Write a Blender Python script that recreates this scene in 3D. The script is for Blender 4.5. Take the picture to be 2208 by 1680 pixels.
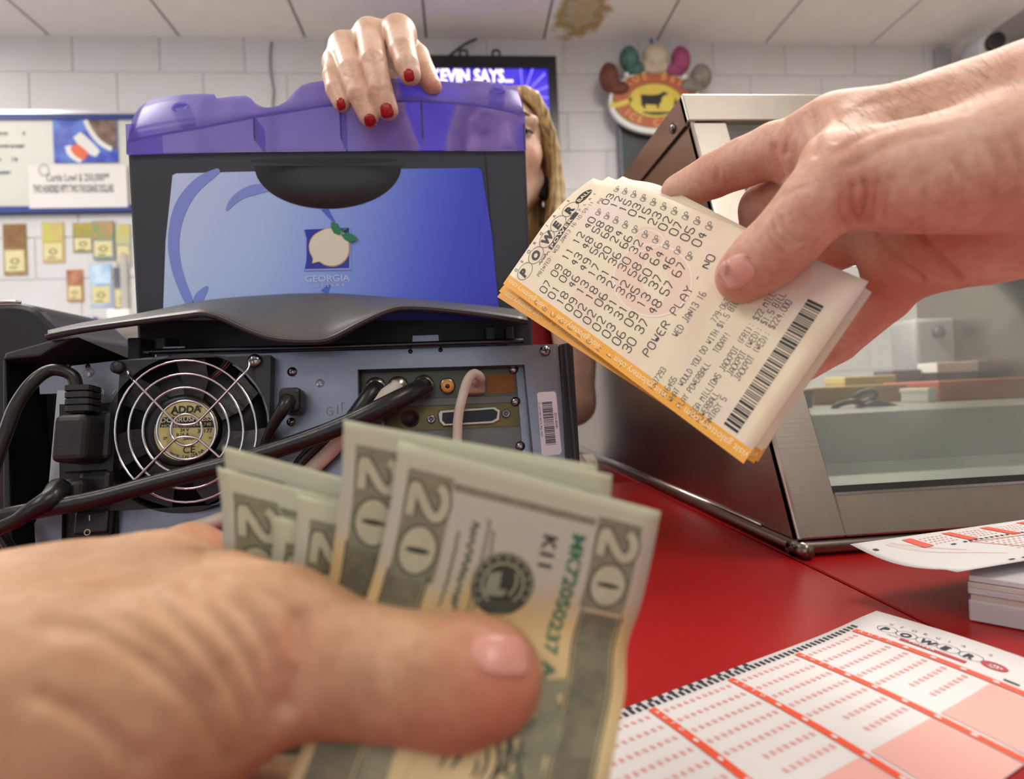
import bpy, bmesh, math, random
import numpy as np
from mathutils import Vector, Matrix
from mathutils.bvhtree import BVHTree

for _o in list(bpy.data.objects):
    bpy.data.objects.remove(_o)
SC = bpy.context.scene
COL = SC.collection

# ------------------------------------------------------------------ camera
# world: x right along the shop wall, y into the shop, z up; z = 0 is the counter top
FPX = 1227.0
YAW, PIT, ROL = math.radians(5), math.radians(.47), math.radians(2.5)
CAM = np.array([0, 0, .12])
F = np.array([math.sin(YAW)*math.cos(PIT), math.cos(YAW)*math.cos(PIT), math.sin(PIT)])
R0 = np.array([math.cos(YAW), -math.sin(YAW), 0]); U0 = np.cross(R0, F)
U = U0*math.cos(ROL)+R0*math.sin(ROL); R = R0*math.cos(ROL)-U0*math.sin(ROL)
cd = bpy.data.cameras.new('camera'); co = bpy.data.objects.new('camera', cd); COL.objects.link(co)
cd.sensor_width = 36; cd.sensor_fit = 'HORIZONTAL'; cd.lens = 36*FPX/2208
cd.clip_start = .01; cd.clip_end = 50
cd.dof.use_dof = True; cd.dof.focus_distance = .33; cd.dof.aperture_fstop = 7.5
co.matrix_world = Matrix(((R[0], U[0], -F[0], CAM[0]), (R[1], U[1], -F[1], CAM[1]), (R[2], U[2], -F[2], CAM[2]), (0, 0, 0, 1)))
SC.camera = co

# ------------------------------------------------------------------ world, lights, exposure
W = bpy.data.worlds.new('world'); SC.world = W; W.use_nodes = True
W.node_tree.nodes['Background'].inputs[0].default_value = (.85, .92, 1, 1)
W.node_tree.nodes['Background'].inputs[1].default_value = .6
SC.view_settings.view_transform = 'Standard'; SC.view_settings.look = 'None'
SC.view_settings.gamma = 1; SC.view_settings.use_curve_mapping = False
SC.view_settings.exposure = 0.22
def area(name, loc, rot, sx, sy, power, col):
    l = bpy.data.lights.new(name, 'AREA'); l.shape = 'RECTANGLE'; l.size = sx; l.size_y = sy
    l.energy = power; l.color = col
    o = bpy.data.objects.new(name, l); COL.objects.link(o); o.location = loc; o.rotation_euler = rot
    return o
area('shop_window_daylight', (-.6, -2.9, .55), (math.radians(90), 0, 0), 3.6, 1.9, 9, (.86, .93, 1))
area('side_window_daylight', (-2.93, 1.2, .75), (0, math.radians(-90), 0), 1.5, 2.2, 11, (.88, .93, 1))
CEIL_Z = 1.94
LAMPS = [(-1.35, 1.15), (.9, 1.15), (-1.35, -.95), (.9, -.95), (-2.6, 2.0), (2.4, 1.2)]
for _i, (_x, _y) in enumerate(LAMPS):
    area('fluorescent_tube_light', (_x, _y, CEIL_Z-.035), (0, 0, 0), .5, 1.1, [21, 24, 9, 9, 4, 15][_i], (1, .975, .935))

# ------------------------------------------------------------------ helpers
def ray(px, py): return F+R*(px-1104)/FPX+U*(840-py)/FPX
def PY(px, py, y): v = ray(px, py); return CAM+v*((y-CAM[1])/v[1])
def PZ(px, py, z): v = ray(px, py); return CAM+v*((z-CAM[2])/v[2])
def PX(px, py, x): v = ray(px, py); return CAM+v*((x-CAM[0])/v[0])
def PD(px, py, d): return CAM+ray(px, py)*d
def proj(P):
    v = np.asarray(P)-CAM; d = v@F
    return 1104+FPX*(v@R)/d, 840-FPX*(v@U)/d, d
def A(*p): return np.array(p, float)
def nrm(v): v = np.asarray(v, float); return v/max(np.linalg.norm(v), 1e-30)
def lin(c):
    c = c.lstrip('#'); o = []
    for i in (0, 2, 4):
        s = int(c[i:i+2], 16)/255
        o.append(s/12.92 if s <= .04045 else ((s+.055)/1.055)**2.4)
    return (*o, 1)

def mat(name, col, rough=.5, metal=0, spec=.5, noise=None, bump=None, trans=0, ior=1.45, emit=0, sss=0, coat=0, alpha=1):
    """noise=(scale, amount, colour2) mottles the base colour; bump=(scale, strength)"""
    m = bpy.data.materials.new(name); m.use_nodes = True
    nt = m.node_tree; b = nt.nodes['Principled BSDF']
    c = lin(col) if isinstance(col, str) else col
    b.inputs['Base Color'].default_value = c; b.inputs['Roughness'].default_value = rough
    b.inputs['Metallic'].default_value = metal; b.inputs['IOR'].default_value = ior
    b.inputs['Specular IOR Level'].default_value = spec
    b.inputs['Transmission Weight'].default_value = trans; b.inputs['Coat Weight'].default_value = coat
    b.inputs['Alpha'].default_value = alpha
    if sss:
        b.inputs['Subsurface Weight'].default_value = sss
        b.inputs['Subsurface Radius'].default_value = (1, .35, .2); b.inputs['Subsurface Scale'].default_value = .004
    if emit:
        b.inputs['Emission Color'].default_value = c; b.inputs['Emission Strength'].default_value = emit
    tc = nt.nodes.new('ShaderNodeTexCoord')
    if noise:
        n = nt.nodes.new('ShaderNodeTexNoise'); n.inputs['Scale'].default_value = noise[0]; n.inputs['Detail'].default_value = 4
        nt.links.new(tc.outputs['Object'], n.inputs['Vector'])
        rp = nt.nodes.new('ShaderNodeValToRGB'); rp.color_ramp.elements[0].position = .35; rp.color_ramp.elements[1].position = .65
        rp.color_ramp.elements[0].color = c; c2 = lin(noise[2])
        rp.color_ramp.elements[1].color = tuple(c[i]*(1-noise[1])+c2[i]*noise[1] for i in range(3))+(1,)
        nt.links.new(n.outputs['Fac'], rp.inputs['Fac']); nt.links.new(rp.outputs['Color'], b.inputs['Base Color'])
    if bump:
        n2 = nt.nodes.new('ShaderNodeTexNoise'); n2.inputs['Scale'].default_value = bump[0]; n2.inputs['Detail'].default_value = 3
        nt.links.new(tc.outputs['Object'], n2.inputs['Vector'])
        bp = nt.nodes.new('ShaderNodeBump'); bp.inputs['Strength'].default_value = bump[1]; bp.inputs['Distance'].default_value = .002
        nt.links.new(n2.outputs['Fac'], bp.inputs['Height']); nt.links.new(bp.outputs['Normal'], b.inputs['Normal'])
    return m

def link(name, me, m=None, parent=None):
    o = bpy.data.objects.new(name, me); COL.objects.link(o)
    if m is not None: me.materials.append(m)
    if parent is not None:
        o.parent = parent; o.matrix_parent_inverse = Matrix.Translation(-Vector(parent.location)) if parent.type == 'EMPTY' else Matrix()
    return o
def mesh(name, verts, faces, m=None, parent=None, smooth=False, uv=None):
    me = bpy.data.meshes.new(name)
    me.from_pydata([tuple(map(float, v)) for v in verts], [], [tuple(int(i) for i in f) for f in faces])
    if smooth: me.polygons.foreach_set('use_smooth', [True]*len(me.polygons))
    if uv is not None:
        l = me.uv_layers.new(name='UVMap'); idx = np.zeros(len(me.loops), int); me.loops.foreach_get('vertex_index', idx)
        l.data.foreach_set('uv', np.asarray(uv, float)[idx].ravel())
    me.update()
    return link(name, me, m, parent)
def empty(name, loc, label=None, cat=None, group=None, kind=None):
    o = bpy.data.objects.new(name, None); COL.objects.link(o); o.location = tuple(map(float, loc)); o.empty_display_size = .02
    return tag(o, label, cat, group, kind)
def tag(o, label=None, cat=None, group=None, kind=None):
    if label: o['label'] = label
    if cat: o['category'] = cat
    if group: o['group'] = group
    if kind: o['kind'] = kind
    return o
def bm_obj(name, bm, m=None, parent=None, smooth=False):
    bmesh.ops.recalc_face_normals(bm, faces=bm.faces)
    me = bpy.data.meshes.new(name); bm.to_mesh(me); bm.free()
    if smooth: me.polygons.foreach_set('use_smooth', [True]*len(me.polygons))
    return link(name, me, m, parent)
def bm_box(bm, lo, hi, bev=0, seg=2, fr=None):
    """box lo..hi; fr=(origin, ex, ey, ez) for a local frame"""
    lo, hi = A(*lo), A(*hi); vs = []
    for k in range(8):
        p = A(*[(hi if k >> i & 1 else lo)[i] for i in range(3)])
        if fr is not None: p = fr[0]+fr[1]*p[0]+fr[2]*p[1]+fr[3]*p[2]
        vs.append(bm.verts.new(p))
    fs = [bm.faces.new([vs[i] for i in q]) for q in ((0, 2, 3, 1), (4, 5, 7, 6), (0, 1, 5, 4), (2, 6, 7, 3), (0, 4, 6, 2), (1, 3, 7, 5))]
    if bev:
        es = set(e for f in fs for e in f.edges)
        bmesh.ops.bevel(bm, geom=list(es), offset=bev, segments=seg, affect='EDGES', profile=.5)
def box(name, lo, hi, m, parent=None, bev=0, seg=2, fr=None, smooth=False):
    bm = bmesh.new(); bm_box(bm, lo, hi, bev, seg, fr); return bm_obj(name, bm, m, parent, smooth)
def prism(name, poly, fr, th, m, parent=None, bev=0, smooth=False):
    """polygon (2D list) in frame (o, ex, ey), extruded th along en = ex x ey"""
    o, ex, ey = [A(*v) for v in fr]; en = np.cross(ex, ey)
    bm = bmesh.new(); lo = [bm.verts.new(o+ex*x+ey*y) for x, y in poly]
    f = bm.faces.new(lo)
    r = bmesh.ops.extrude_face_region(bm, geom=[f]); vs = [v for v in r['geom'] if isinstance(v, bmesh.types.BMVert)]
    bmesh.ops.translate(bm, verts=vs, vec=Vector(en*th))
    if bev: 
        top = [e for e in bm.edges if all(v in set(vs) for v in e.verts)]
        bmesh.ops.bevel(bm, geom=top, offset=bev, segments=2, affect='EDGES', profile=.5)
    bmesh.ops.triangulate(bm, faces=[f for f in bm.faces if len(f.verts) > 4])
    return bm_obj(name, bm, m, parent, smooth)
def catmull(pts, n=8, closed=False):
    P = [np.asarray(p, float) for p in pts]
    if len(P) < 3 and not closed: return [P[0]*(1-t)+P[-1]*t for t in np.linspace(0, 1, n+1)]
    Q = [P[-1]]+P+[P[0], P[1]] if closed else [2*P[0]-P[1]]+P+[2*P[-1]-P[-2]]
    out = []
    for i in range(1, len(Q)-2):
        a, b, c, d = Q[i-1:i+3]
        for t in np.linspace(0, 1, n, endpoint=False):
            out.append(.5*((2*b)+(c-a)*t+(2*a-5*b+4*c-d)*t*t+(3*b-a-3*c+d)*t**3))
    if not closed: out.append(P[-1])
    return out
def tube_geo(pts, rad, seg=10, closed=False, cap=True):
    P = np.array(pts, float); n = len(P)
    if np.isscalar(rad): rad = [rad]*n
    elif len(rad) != n: rad = np.interp(np.linspace(0, 1, n), np.linspace(0, 1, len(rad)), rad)
    T = np.roll(P, -1, 0)-np.roll(P, 1, 0)
    if not closed: T[0] = P[1]-P[0]; T[-1] = P[-1]-P[-2]
    T /= np.maximum(np.linalg.norm(T, axis=1, keepdims=True), 1e-12)
    a = A(0, 0, 1) if abs(T[0][2]) < .9 else A(1, 0, 0)
    N = nrm(np.cross(T[0], a)); V = []; Fc = []
    for i in range(n):
        N = nrm(N-T[i]*(N@T[i])); B = np.cross(T[i], N)
        for k in range(seg):
            t = 2*math.pi*k/seg; V.append(P[i]+(N*math.cos(t)+B*math.sin(t))*rad[i])
    m = n if closed else n-1
    for i in range(m):
        j = (i+1) % n
        for k in range(seg):
            l = (k+1) % seg; Fc.append((i*seg+k, i*seg+l, j*seg+l, j*seg+k))
    if cap and not closed:
        Fc.append(tuple(range(seg))[::-1]); Fc.append(tuple((n-1)*seg+k for k in range(seg)))
    return V, Fc
def tube(name, pts, rad, m, parent=None, seg=10, n=8, smoothpath=True, closed=False):
    P = catmull(pts, n, closed) if smoothpath else pts
    V, Fc = tube_geo(P, rad, seg, closed)
    return mesh(name, V, Fc, m, parent, True)
def merge(parts):
    V = []; Fc = []
    for v, f in parts:
        o = len(V); V += list(v); Fc += [tuple(i+o for i in q) for q in f]
    return V, Fc
def lathe_geo(o, ax, prof, seg=24):
    """profile [(radius, height along ax)]"""
    ax = nrm(ax); a = A(0, 0, 1) if abs(ax[2]) < .9 else A(1, 0, 0); ex = nrm(np.cross(ax, a)); ey = np.cross(ax, ex)
    V = []; Fc = []
    for r, h in prof:
        for k in range(seg):
            t = 2*math.pi*k/seg; V.append(np.asarray(o)+ax*h+(ex*math.cos(t)+ey*math.sin(t))*r)
    for i in range(len(prof)-1):
        for k in range(seg):
            l = (k+1) % seg; Fc.append((i*seg+k, i*seg+l, (i+1)*seg+l, (i+1)*seg+k))
    Fc.append(tuple(range(seg))[::-1]); Fc.append(tuple((len(prof)-1)*seg+k for k in range(seg)))
    return V, Fc
def lathe(name, o, ax, prof, m, parent=None, seg=24, smooth=False):
    V, Fc = lathe_geo(o, ax, prof, seg); ob = mesh(name, V, Fc, m, parent, smooth)
    return ob
def plane_map(o, ex, ey, off=0):
    o, ex, ey = A(*o), A(*ex), A(*ey); n = nrm(np.cross(ex, ey))*off
    return lambda x, y: o+ex*x+ey*y+n

# ---- stroke lettering and flat print laid on a surface S(x, y) -> point
_O = '10 01 05 16 36 45 41 30 10'; _P = '00 06 36 45 44 33 03'; _S = '01 10 30 41 42 33 13 04 05 16 36 45'
GLY = {'0': _O, '1': '15 26 20', '2': '05 16 36 45 44 00 40', '3': '05 16 36 45 44 33 13|33 42 41 30 10 01', '4': '30 36 02 42',
 '5': '46 06 03 13 33 42 41 30 10 01', '6': '36 16 05 01 10 30 41 42 33 13 02', '7': '06 46 10',
 '8': '13 04 05 16 36 45 44 33 13 02 01 10 30 41 42 33', '9': '10 30 41 45 36 16 05 04 13 33 44', 'A': '00 04 26 44 40|02 42',
 'B': '00 06 36 45 44 33 03|33 42 41 30 00', 'C': '45 36 16 05 01 10 30 41', 'D': '00 06 26 44 42 20 00', 'E': '46 06 00 40|03 33',
 'F': '46 06 00|03 33', 'G': '45 36 16 05 01 10 30 41 43 23', 'H': '00 06|40 46|03 43', 'I': '10 30|16 36|20 26', 'J': '01 10 20 31 36|26 46',
 'K': '00 06|46 03 40', 'L': '06 00 40', 'M': '00 06 23 46 40', 'N': '00 06 40 46', 'O': _O, 'P': _P, 'Q': _O+'|22 40', 'R': _P+'|23 40',
 'S': _S, 'T': '06 46|26 20', 'U': '06 01 10 30 41 46', 'V': '06 20 46', 'W': '06 10 24 30 46', 'X': '00 46|06 40', 'Y': '06 23 46|23 20',
 'Z': '06 46 00 40', '$': _S+'|26 20', '.': '20 21', ':': '21 22|24 25', ',': '21 10', '-': '13 33', '!': '26 22|20 21', '(': '36 24 22 30',
 ')': '16 24 22 10', '*': '12 34|14 32', "'": '26 24', ' ': ''}
def chaikin(p, closed):
    q = [] if closed else [p[0]]
    for i in range(len(p)-1): q += [p[i]*.75+p[i+1]*.25, p[i]*.25+p[i+1]*.75]
    q.append(q[0] if closed else p[-1]); return q
class Print:
    """collects flat marks in (x, y) and lays them on a surface"""
    def __init__(s): s.V = []; s.F = []
    def poly(s, pts):
        o = len(s.V); s.V += [tuple(p) for p in pts]; s.F.append(tuple(range(o, o+len(pts))))
    def rect(s, x0, y0, x1, y1, n=1, m=1):
        for i in range(n):
            for j in range(m):
                a, b = x0+(x1-x0)*i/n, x0+(x1-x0)*(i+1)/n; c, d = y0+(y1-y0)*j/m, y0+(y1-y0)*(j+1)/m
                s.poly([(a, c), (b, c), (b, d), (a, d)])
    def line(s, pts, w, smooth=0, step=None):
        P = [A(*p) for p in pts]; cl = np.allclose(P[0], P[-1]) and len(P) > 2
        for _ in range(smooth): P = chaikin(P, cl)
        if step:
            Q = [P[0]]
            for a, b in zip(P, P[1:]):
                k = max(1, int(np.linalg.norm(b-a)/step)); Q += [a+(b-a)*i/k for i in range(1, k+1)]
            P = Q
        L = len(P)
        if L < 2: return
        ws = [w]*L if np.isscalar(w) else np.interp(np.linspace(0, 1, L), np.linspace(0, 1, len(w)), w)
        o = len(s.V)
        for i in range(L):
            t = nrm((P[(i+1) % L] if i < L-1 else (P[1] if cl else P[i]))-(P[i-1] if i > 0 else (P[-2] if cl else P[i])))
            d1 = nrm(P[min(i+1, L-1)]-P[min(i, L-2)]); c = max(.55, abs(t@d1)) if 0 < i < L-1 else 1
            n = A(-t[1], t[0])*ws[i]/2/c
            s.V += [tuple(P[i]+n), tuple(P[i]-n)]
        for i in range(L-1): s.F.append((o+2*i+1, o+2*i+3, o+2*i+2, o+2*i))
    def disc(s, cx, cy, rx, ry=None, n=28, r0=0):
        ry = rx if ry is None else ry
        a = [(cx+rx*math.cos(2*math.pi*i/n), cy+ry*math.sin(2*math.pi*i/n)) for i in range(n)]
        if not r0: s.poly(a); return
        o = len(s.V); s.V += a+[(cx+rx*r0*math.cos(2*math.pi*i/n), cy+ry*r0*math.sin(2*math.pi*i/n)) for i in range(n)]
        for i in range(n): j = (i+1) % n; s.F.append((o+i, o+j, o+n+j, o+n+i))
    def text(s, t, x, y, h, w, pitch=None, thick=.1, right=(1, 0), up=(0, 1), smooth=1):
        """monospaced stroke text, start (x, y), glyph height h, glyph width w"""
        rt, upv = A(*right), A(*up); pitch = pitch or w*1.35
        for i, ch in enumerate(t):
            for st in GLY.get(ch, '').split('|'):
                if not st: continue
                pts = [A(x, y)+rt*(pitch*i+w*int(g[0])/4)+upv*(h*int(g[1])/6) for g in st.split()]
                s.line(pts, thick, smooth)
    def font(s, t, x, y, h, right=(1, 0), up=(0, 1), bold=0, align='LEFT', sx=1, shear=0, space=1, res=3):
        cu = bpy.data.curves.new('tmp_text', 'FONT'); cu.body = t; cu.size = 1; cu.offset = bold; cu.align_x = align
        cu.resolution_u = res; cu.shear = shear; cu.space_character = space
        o = bpy.data.objects.new('tmp_text', cu); COL.objects.link(o)
        me = bpy.data.meshes.new_from_object(o.evaluated_get(bpy.context.evaluated_depsgraph_get()))
        rt, upv = A(*right), A(*up); k = len(s.V)
        s.V += [tuple(A(x, y)+rt*(v.co.x*h*sx)+upv*(v.co.y*h)) for v in me.vertices]
        s.F += [tuple(i+k for i in p.vertices) for p in me.polygons]
        bpy.data.objects.remove(o); bpy.data.curves.remove(cu); bpy.data.meshes.remove(me)
    def lay(s, name, S, m, parent=None, fine=False):
        o = mesh(name, [S(x, y) for x, y in s.V], s.F, m, parent)
        if fine: o['kind'] = 'stuff'               # print too small to pick apart
        return o

# ---- implicit bodies: smooth union of tapered capsules, meshed with surface nets
def surface_nets(fld, lo, h):
    nx, ny, nz = fld.shape; ins = fld < 0
    c = [ins[i:nx-1+i, j:ny-1+j, k:nz-1+k] for i in (0, 1) for j in (0, 1) for k in (0, 1)]
    cnt = sum(a.astype(np.int8) for a in c); act = (cnt > 0) & (cnt < 8)
    I = np.argwhere(act); idx = -np.ones(act.shape, np.int64); idx[act] = np.arange(len(I))
    corn = np.array([(i, j, k) for i in (0, 1) for j in (0, 1) for k in (0, 1)])
    val = np.stack([fld[I[:, 0]+a, I[:, 1]+b, I[:, 2]+d] for a, b, d in corn], 1)
    acc = np.zeros((len(I), 3)); n = np.zeros(len(I))
    for a in range(8):
        for b in range(a+1, 8):
            if np.abs(corn[a]-corn[b]).sum() != 1: continue
            va, vb = val[:, a], val[:, b]; x = (va < 0) != (vb < 0)
            t = np.where(x, va/np.where(x, va-vb, 1), 0)
            acc += np.where(x[:, None], corn[a]+(corn[b]-corn[a])*t[:, None], 0); n += x
    V = (I+acc/np.maximum(n, 1)[:, None])*h+lo
    Q = []
    for ax in range(3):
        sl0 = [slice(None)]*3; sl1 = [slice(None)]*3; sl0[ax] = slice(0, -1); sl1[ax] = slice(1, None)
        a, b = ins[tuple(sl0)], ins[tuple(sl1)]; E = np.argwhere(a != b)
        o1, o2 = (ax+1) % 3, (ax+2) % 3
        E = E[(E[:, o1] > 0) & (E[:, o2] > 0) & (E[:, o1] < fld.shape[o1]-1) & (E[:, o2] < fld.shape[o2]-1)]
        flip = ~a[tuple(E.T)]
        def cell(d1, d2):
            q = E.copy(); q[:, o1] -= d1; q[:, o2] -= d2; return idx[tuple(q.T)]
        q = np.stack([cell(1, 1), cell(0, 1), cell(0, 0), cell(1, 0)], 1)
        q[flip] = q[flip][:, ::-1]; Q.append(q)
    return V, np.concatenate(Q)
def sdf(prims, h, k=.006, cuts=()):
    """prims: (a, ra, b, rb[, k]) tapered capsules"""
    pr = [(np.asarray(p[0], float), p[1], np.asarray(p[2], float), p[3], p[4] if len(p) > 4 else k) for p in prims]
    lo = np.min([np.minimum(p[0]-p[1], p[2]-p[3]) for p in pr], 0)-3*h
    hi = np.max([np.maximum(p[0]+p[1], p[2]+p[3]) for p in pr], 0)+3*h
    N = np.ceil((hi-lo)/h).astype(int)+1; fld = np.full(N, .05, np.float32)
    ax = [lo[i]+h*np.arange(N[i]) for i in range(3)]
    def win(p, mg):
        a, ra, b, rb = p[:4]
        l = np.maximum(((np.minimum(a-ra, b-rb)-mg-lo)/h).astype(int), 0); u = np.minimum(((np.maximum(a+ra, b+rb)+mg-lo)/h).astype(int)+2, N)
        s = tuple(slice(l[i], u[i]) for i in range(3))
        X = [ax[i][s[i]].reshape([-1 if j == i else 1 for j in range(3)])-a[i] for i in range(3)]
        v = b-a; L = v@v
        t = np.clip((X[0]*v[0]+X[1]*v[1]+X[2]*v[2])/max(L, 1e-12), 0, 1)
        d = np.sqrt((X[0]-t*v[0])**2+(X[1]-t*v[1])**2+(X[2]-t*v[2])**2)-(ra+(rb-ra)*t)
        return s, d.astype(np.float32)
    for p in pr:
        kk = p[4]; s, d = win(p, kk*1.5+.004); f = fld[s]
        hh = np.maximum(kk-np.abs(f-d), 0)/kk; fld[s] = np.minimum(f, d)-hh*hh*kk*.25
    for p in cuts:
        kk = p[4] if len(p) > 4 else .003
        p = (np.asarray(p[0], float), p[1], np.asarray(p[2], float), p[3]); s, d = win(p, kk+.003); d = -d; f = fld[s]
        hh = np.maximum(kk-np.abs(f-d), 0)/kk; fld[s] = np.maximum(f, d)+hh*hh*kk*.25
    V, Q = surface_nets(fld, lo, h)
    return V, Q
def vnormals(V, Q):
    n = np.cross(V[Q[:, 2]]-V[Q[:, 0]], V[Q[:, 3]]-V[Q[:, 1]]); N = np.zeros_like(V)
    for i in range(4): np.add.at(N, Q[:, i], n)
    return N/np.maximum(np.linalg.norm(N, axis=1, keepdims=True), 1e-12)
def relax(V, Q, it=2, w=.5):
    for _ in range(it):
        S = np.zeros_like(V); n = np.zeros(len(V))
        for i in range(4):
            for j in ((i+1) % 4, (i+3) % 4): np.add.at(S, Q[:, i], V[Q[:, j]]); np.add.at(n, Q[:, i], 1)
        V = V*(1-w)+w*S/np.maximum(n, 1)[:, None]
    return V
def crease(V, Q, lines):
    """lines: (pixel polyline, width in pixels, depth m) pressed into the side that faces the photographer"""
    N = vnormals(V, Q); px, py, d = proj(V); face = ((CAM-V)*N).sum(1)/np.linalg.norm(CAM-V, axis=1)
    D = np.zeros(len(V))
    for pts, w, dep in lines:
        P = np.array(catmull(pts, 5)); dist = np.full(len(V), 1e9)
        bb = (px > P[:, 0].min()-4*w) & (px < P[:, 0].max()+4*w) & (py > P[:, 1].min()-4*w) & (py < P[:, 1].max()+4*w) & (face > 0)
        x, y = px[bb], py[bb]; dd = np.full(len(x), 1e9)
        for a, b in zip(P, P[1:]):
            ab = b-a; t = np.clip(((x-a[0])*ab[0]+(y-a[1])*ab[1])/max(ab@ab, 1e-9), 0, 1)
            dd = np.minimum(dd, np.hypot(x-a[0]-t*ab[0], y-a[1]-t*ab[1]))
        D[bb] += dep*np.exp(-(dd/w)**2)*np.clip(face[bb]*2, 0, 1)
    return V-N*D[:, None]
def cast(bvh, px, py, off=0):
    h = bvh.ray_cast(Vector(CAM), Vector(nrm(ray(px, py))))
    return None if h[0] is None else np.array(h[0])+np.array(h[1])*off
def nail(name, V, Q, outline_c, ax_u, ax_v, m, parent, th=.0006, rows=11, cols=9):
    """nail plate: centre pixel, half-axis pixel vectors; grid cast on to the finger, then given thickness"""
    b = BVHTree.FromPolygons([tuple(v) for v in V], [tuple(int(i) for i in q) for q in Q])
    c, u, v = A(*outline_c), A(*ax_u), A(*ax_v); top = []
    p0 = cast(b, c[0], c[1]); d0 = (p0-CAM)@F
    for i in range(rows):
        t = -1+2*i/(rows-1)                       # along the nail, +1 = free edge
        wd = max(.30, (1-abs(min(t, 0))**3.2)**.5)*max(.55, (1-max(t, 0)**5)**.5)
        for j in range(cols):
            s = (-1+2*j/(cols-1))*wd; q = c+u*s+v*t
            p = cast(b, q[0], q[1])
            if p is None or abs((p-CAM)@F-d0) > .006: p = PD(q[0], q[1], d0+.0035)
            top.append(p)
    T = np.array(top).reshape(rows, cols, 3)
    n = nrm(np.cross(T[rows//2, -1]-T[rows//2, 0], T[-1, cols//2]-T[0, cols//2]))
    if n@(CAM-T[rows//2, cols//2]) < 0: n = -n
    S = T.copy()
    for i in range(rows):
        for j in range(cols):
            e = min(i+1, 3)/3; S[i, j] += n*(th*(.35+.65*e)); 
    Bm = T-n*.0015
    V2 = list(S.reshape(-1, 3))+list(Bm.reshape(-1, 3)); K = rows*cols; Fc = []
    for i in range(rows-1):
        for j in range(cols-1):
            a = i*cols+j; Fc += [(a, a+1, a+cols+1, a+cols), (K+a, K+a+cols, K+a+cols+1, K+a+1)]
    rim = [(0, j) for j in range(cols)]+[(i, cols-1) for i in range(1, rows)]+[(rows-1, j) for j in range(cols-2, -1, -1)]+[(i, 0) for i in range(rows-2, 0, -1)]
    for x, y in zip(rim, rim[1:]+rim[:1]):
        a, b2 = x[0]*cols+x[1], y[0]*cols+y[1]; Fc.append((a, K+a, K+b2, b2))
    bm = bmesh.new(); vs = [bm.verts.new(p) for p in V2]
    for f in Fc: bm.faces.new([vs[i] for i in f])
    return bm_obj(name, bm, m, parent, True)
# ================================================================== the room
WY = 2.9
M_paint = mat('white_block_paint', '#cfcdd0', .55, noise=(3, .5, '#c8c2ba'), bump=(60, .25))
M_mortar = mat('painted_joint', '#cdcacb', .7)
M_tile = mat('ceiling_tile_board', '#e4dfdd', .9, noise=(9, .4, '#d8d2d0'), bump=(220, .3))
M_grid = mat('ceiling_grid_metal', '#aaa5a3', .5)
M_floor = mat('vinyl_floor', '#c2bcb0', .4, noise=(5, .5, '#b2aa9c'))
M_wallside = mat('white_wall_paint', '#d4d0cb', .6, noise=(2, .4, '#cbc5bb'))
X0, X1, Y0, FZ = -3.0, 3.2, -3.0, -.95
tag(box('floor', (X0, Y0, FZ-.05), (X1, WY, FZ), M_floor), 'grey vinyl shop floor', None, None, 'structure')
wl = empty('wall_left', (X0, 0, FZ), 'plain white side wall with a window', None, None, 'structure')
for lo, hi in (((X0-.1, Y0, FZ), (X0, WY, .0)), ((X0-.1, Y0, 1.5), (X0, WY, CEIL_Z+.08)), ((X0-.1, Y0, 0), (X0, .1, 1.5)), ((X0-.1, 2.3, 0), (X0, WY, 1.5))): box('wall_section', lo, hi, M_wallside, wl)
tag(box('wall_right', (X1, Y0, FZ), (X1+.1, WY, CEIL_Z+.08), M_wallside), 'plain white side wall', None, None, 'structure')
# front wall with the shop window opening
wf = empty('wall_front', (0, Y0, FZ), 'white shopfront wall round the window', None, None, 'structure')
for lo, hi in (((X0, Y0-.1, FZ), (X1, Y0, -.45)), ((X0, Y0-.1, 1.55), (X1, Y0, CEIL_Z+.08)), ((X0, Y0-.1, -.45), (-2.5, Y0, 1.55)), ((1.3, Y0-.1, -.45), (X1, Y0, 1.55))):
    box('wall_section', lo, hi, M_wallside, wf)
wn = empty('window_1', (-.6, Y0-.05, -.45), 'wide shopfront window with metal mullions', None, None, 'structure')
M_alu = mat('window_aluminium', '#9a9a9a', .35, 1)
for x in (-2.48, -1.24, .02, 1.27): box('mullion', (x-.02, Y0-.08, -.45), (x+.02, Y0-.02, 1.55), M_alu, wn)
for z in (-.43, 1.53): box('window_rail', (-2.5, Y0-.08, z-.02), (1.3, Y0-.02, z+.02), M_alu, wn)

wn2 = empty('window_2', (X0-.05, 1.2, 0), 'side window with metal mullions', None, None, 'structure')
for y in (.12, 1.2, 2.28): box('mullion', (X0-.08, y-.02, 0), (X0-.02, y+.02, 1.5), M_alu, wn2)
for z in (.02, 1.48): box('window_rail', (X0-.08, .1, z-.02), (X0-.02, 2.3, z+.02), M_alu, wn2)
# ---- block wall
wb = tag(box('wall_back', (X0, WY, FZ), (X1, WY+.1, CEIL_Z+.08), M_mortar), 'white painted concrete block wall', None, None, 'structure')
BH, BW, BT = .2, .4, .005
bm = bmesh.new(); bm_box(bm, (.002, -BT, .002), (BW-.002, .01, BH-.002), .003, 1)
bmesh.ops.recalc_face_normals(bm, faces=bm.faces)
blk = bpy.data.meshes.new('block'); bm.to_mesh(blk); bm.free(); blk.materials.append(M_paint)
zj = PY(363, 157, WY)[2]; r0 = int((zj-FZ)/BH)+1; z = zj-r0*BH; row = 0
while z < CEIL_Z:
    x = X0-(row % 2)*BW/2
    while x < X1:
        o = bpy.data.objects.new('block', blk); COL.objects.link(o); o.parent = wb; o.location = (x, WY, z)
        if x < X0: o.location.x = X0; o.scale.x = .5
        elif x+BW > X1: o.scale.x = max(.1, (X1-x)/BW)
        x += BW if x >= X0 else BW/1
    z += BH; row += 1
    if z+BH > CEIL_Z+.08: break
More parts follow.
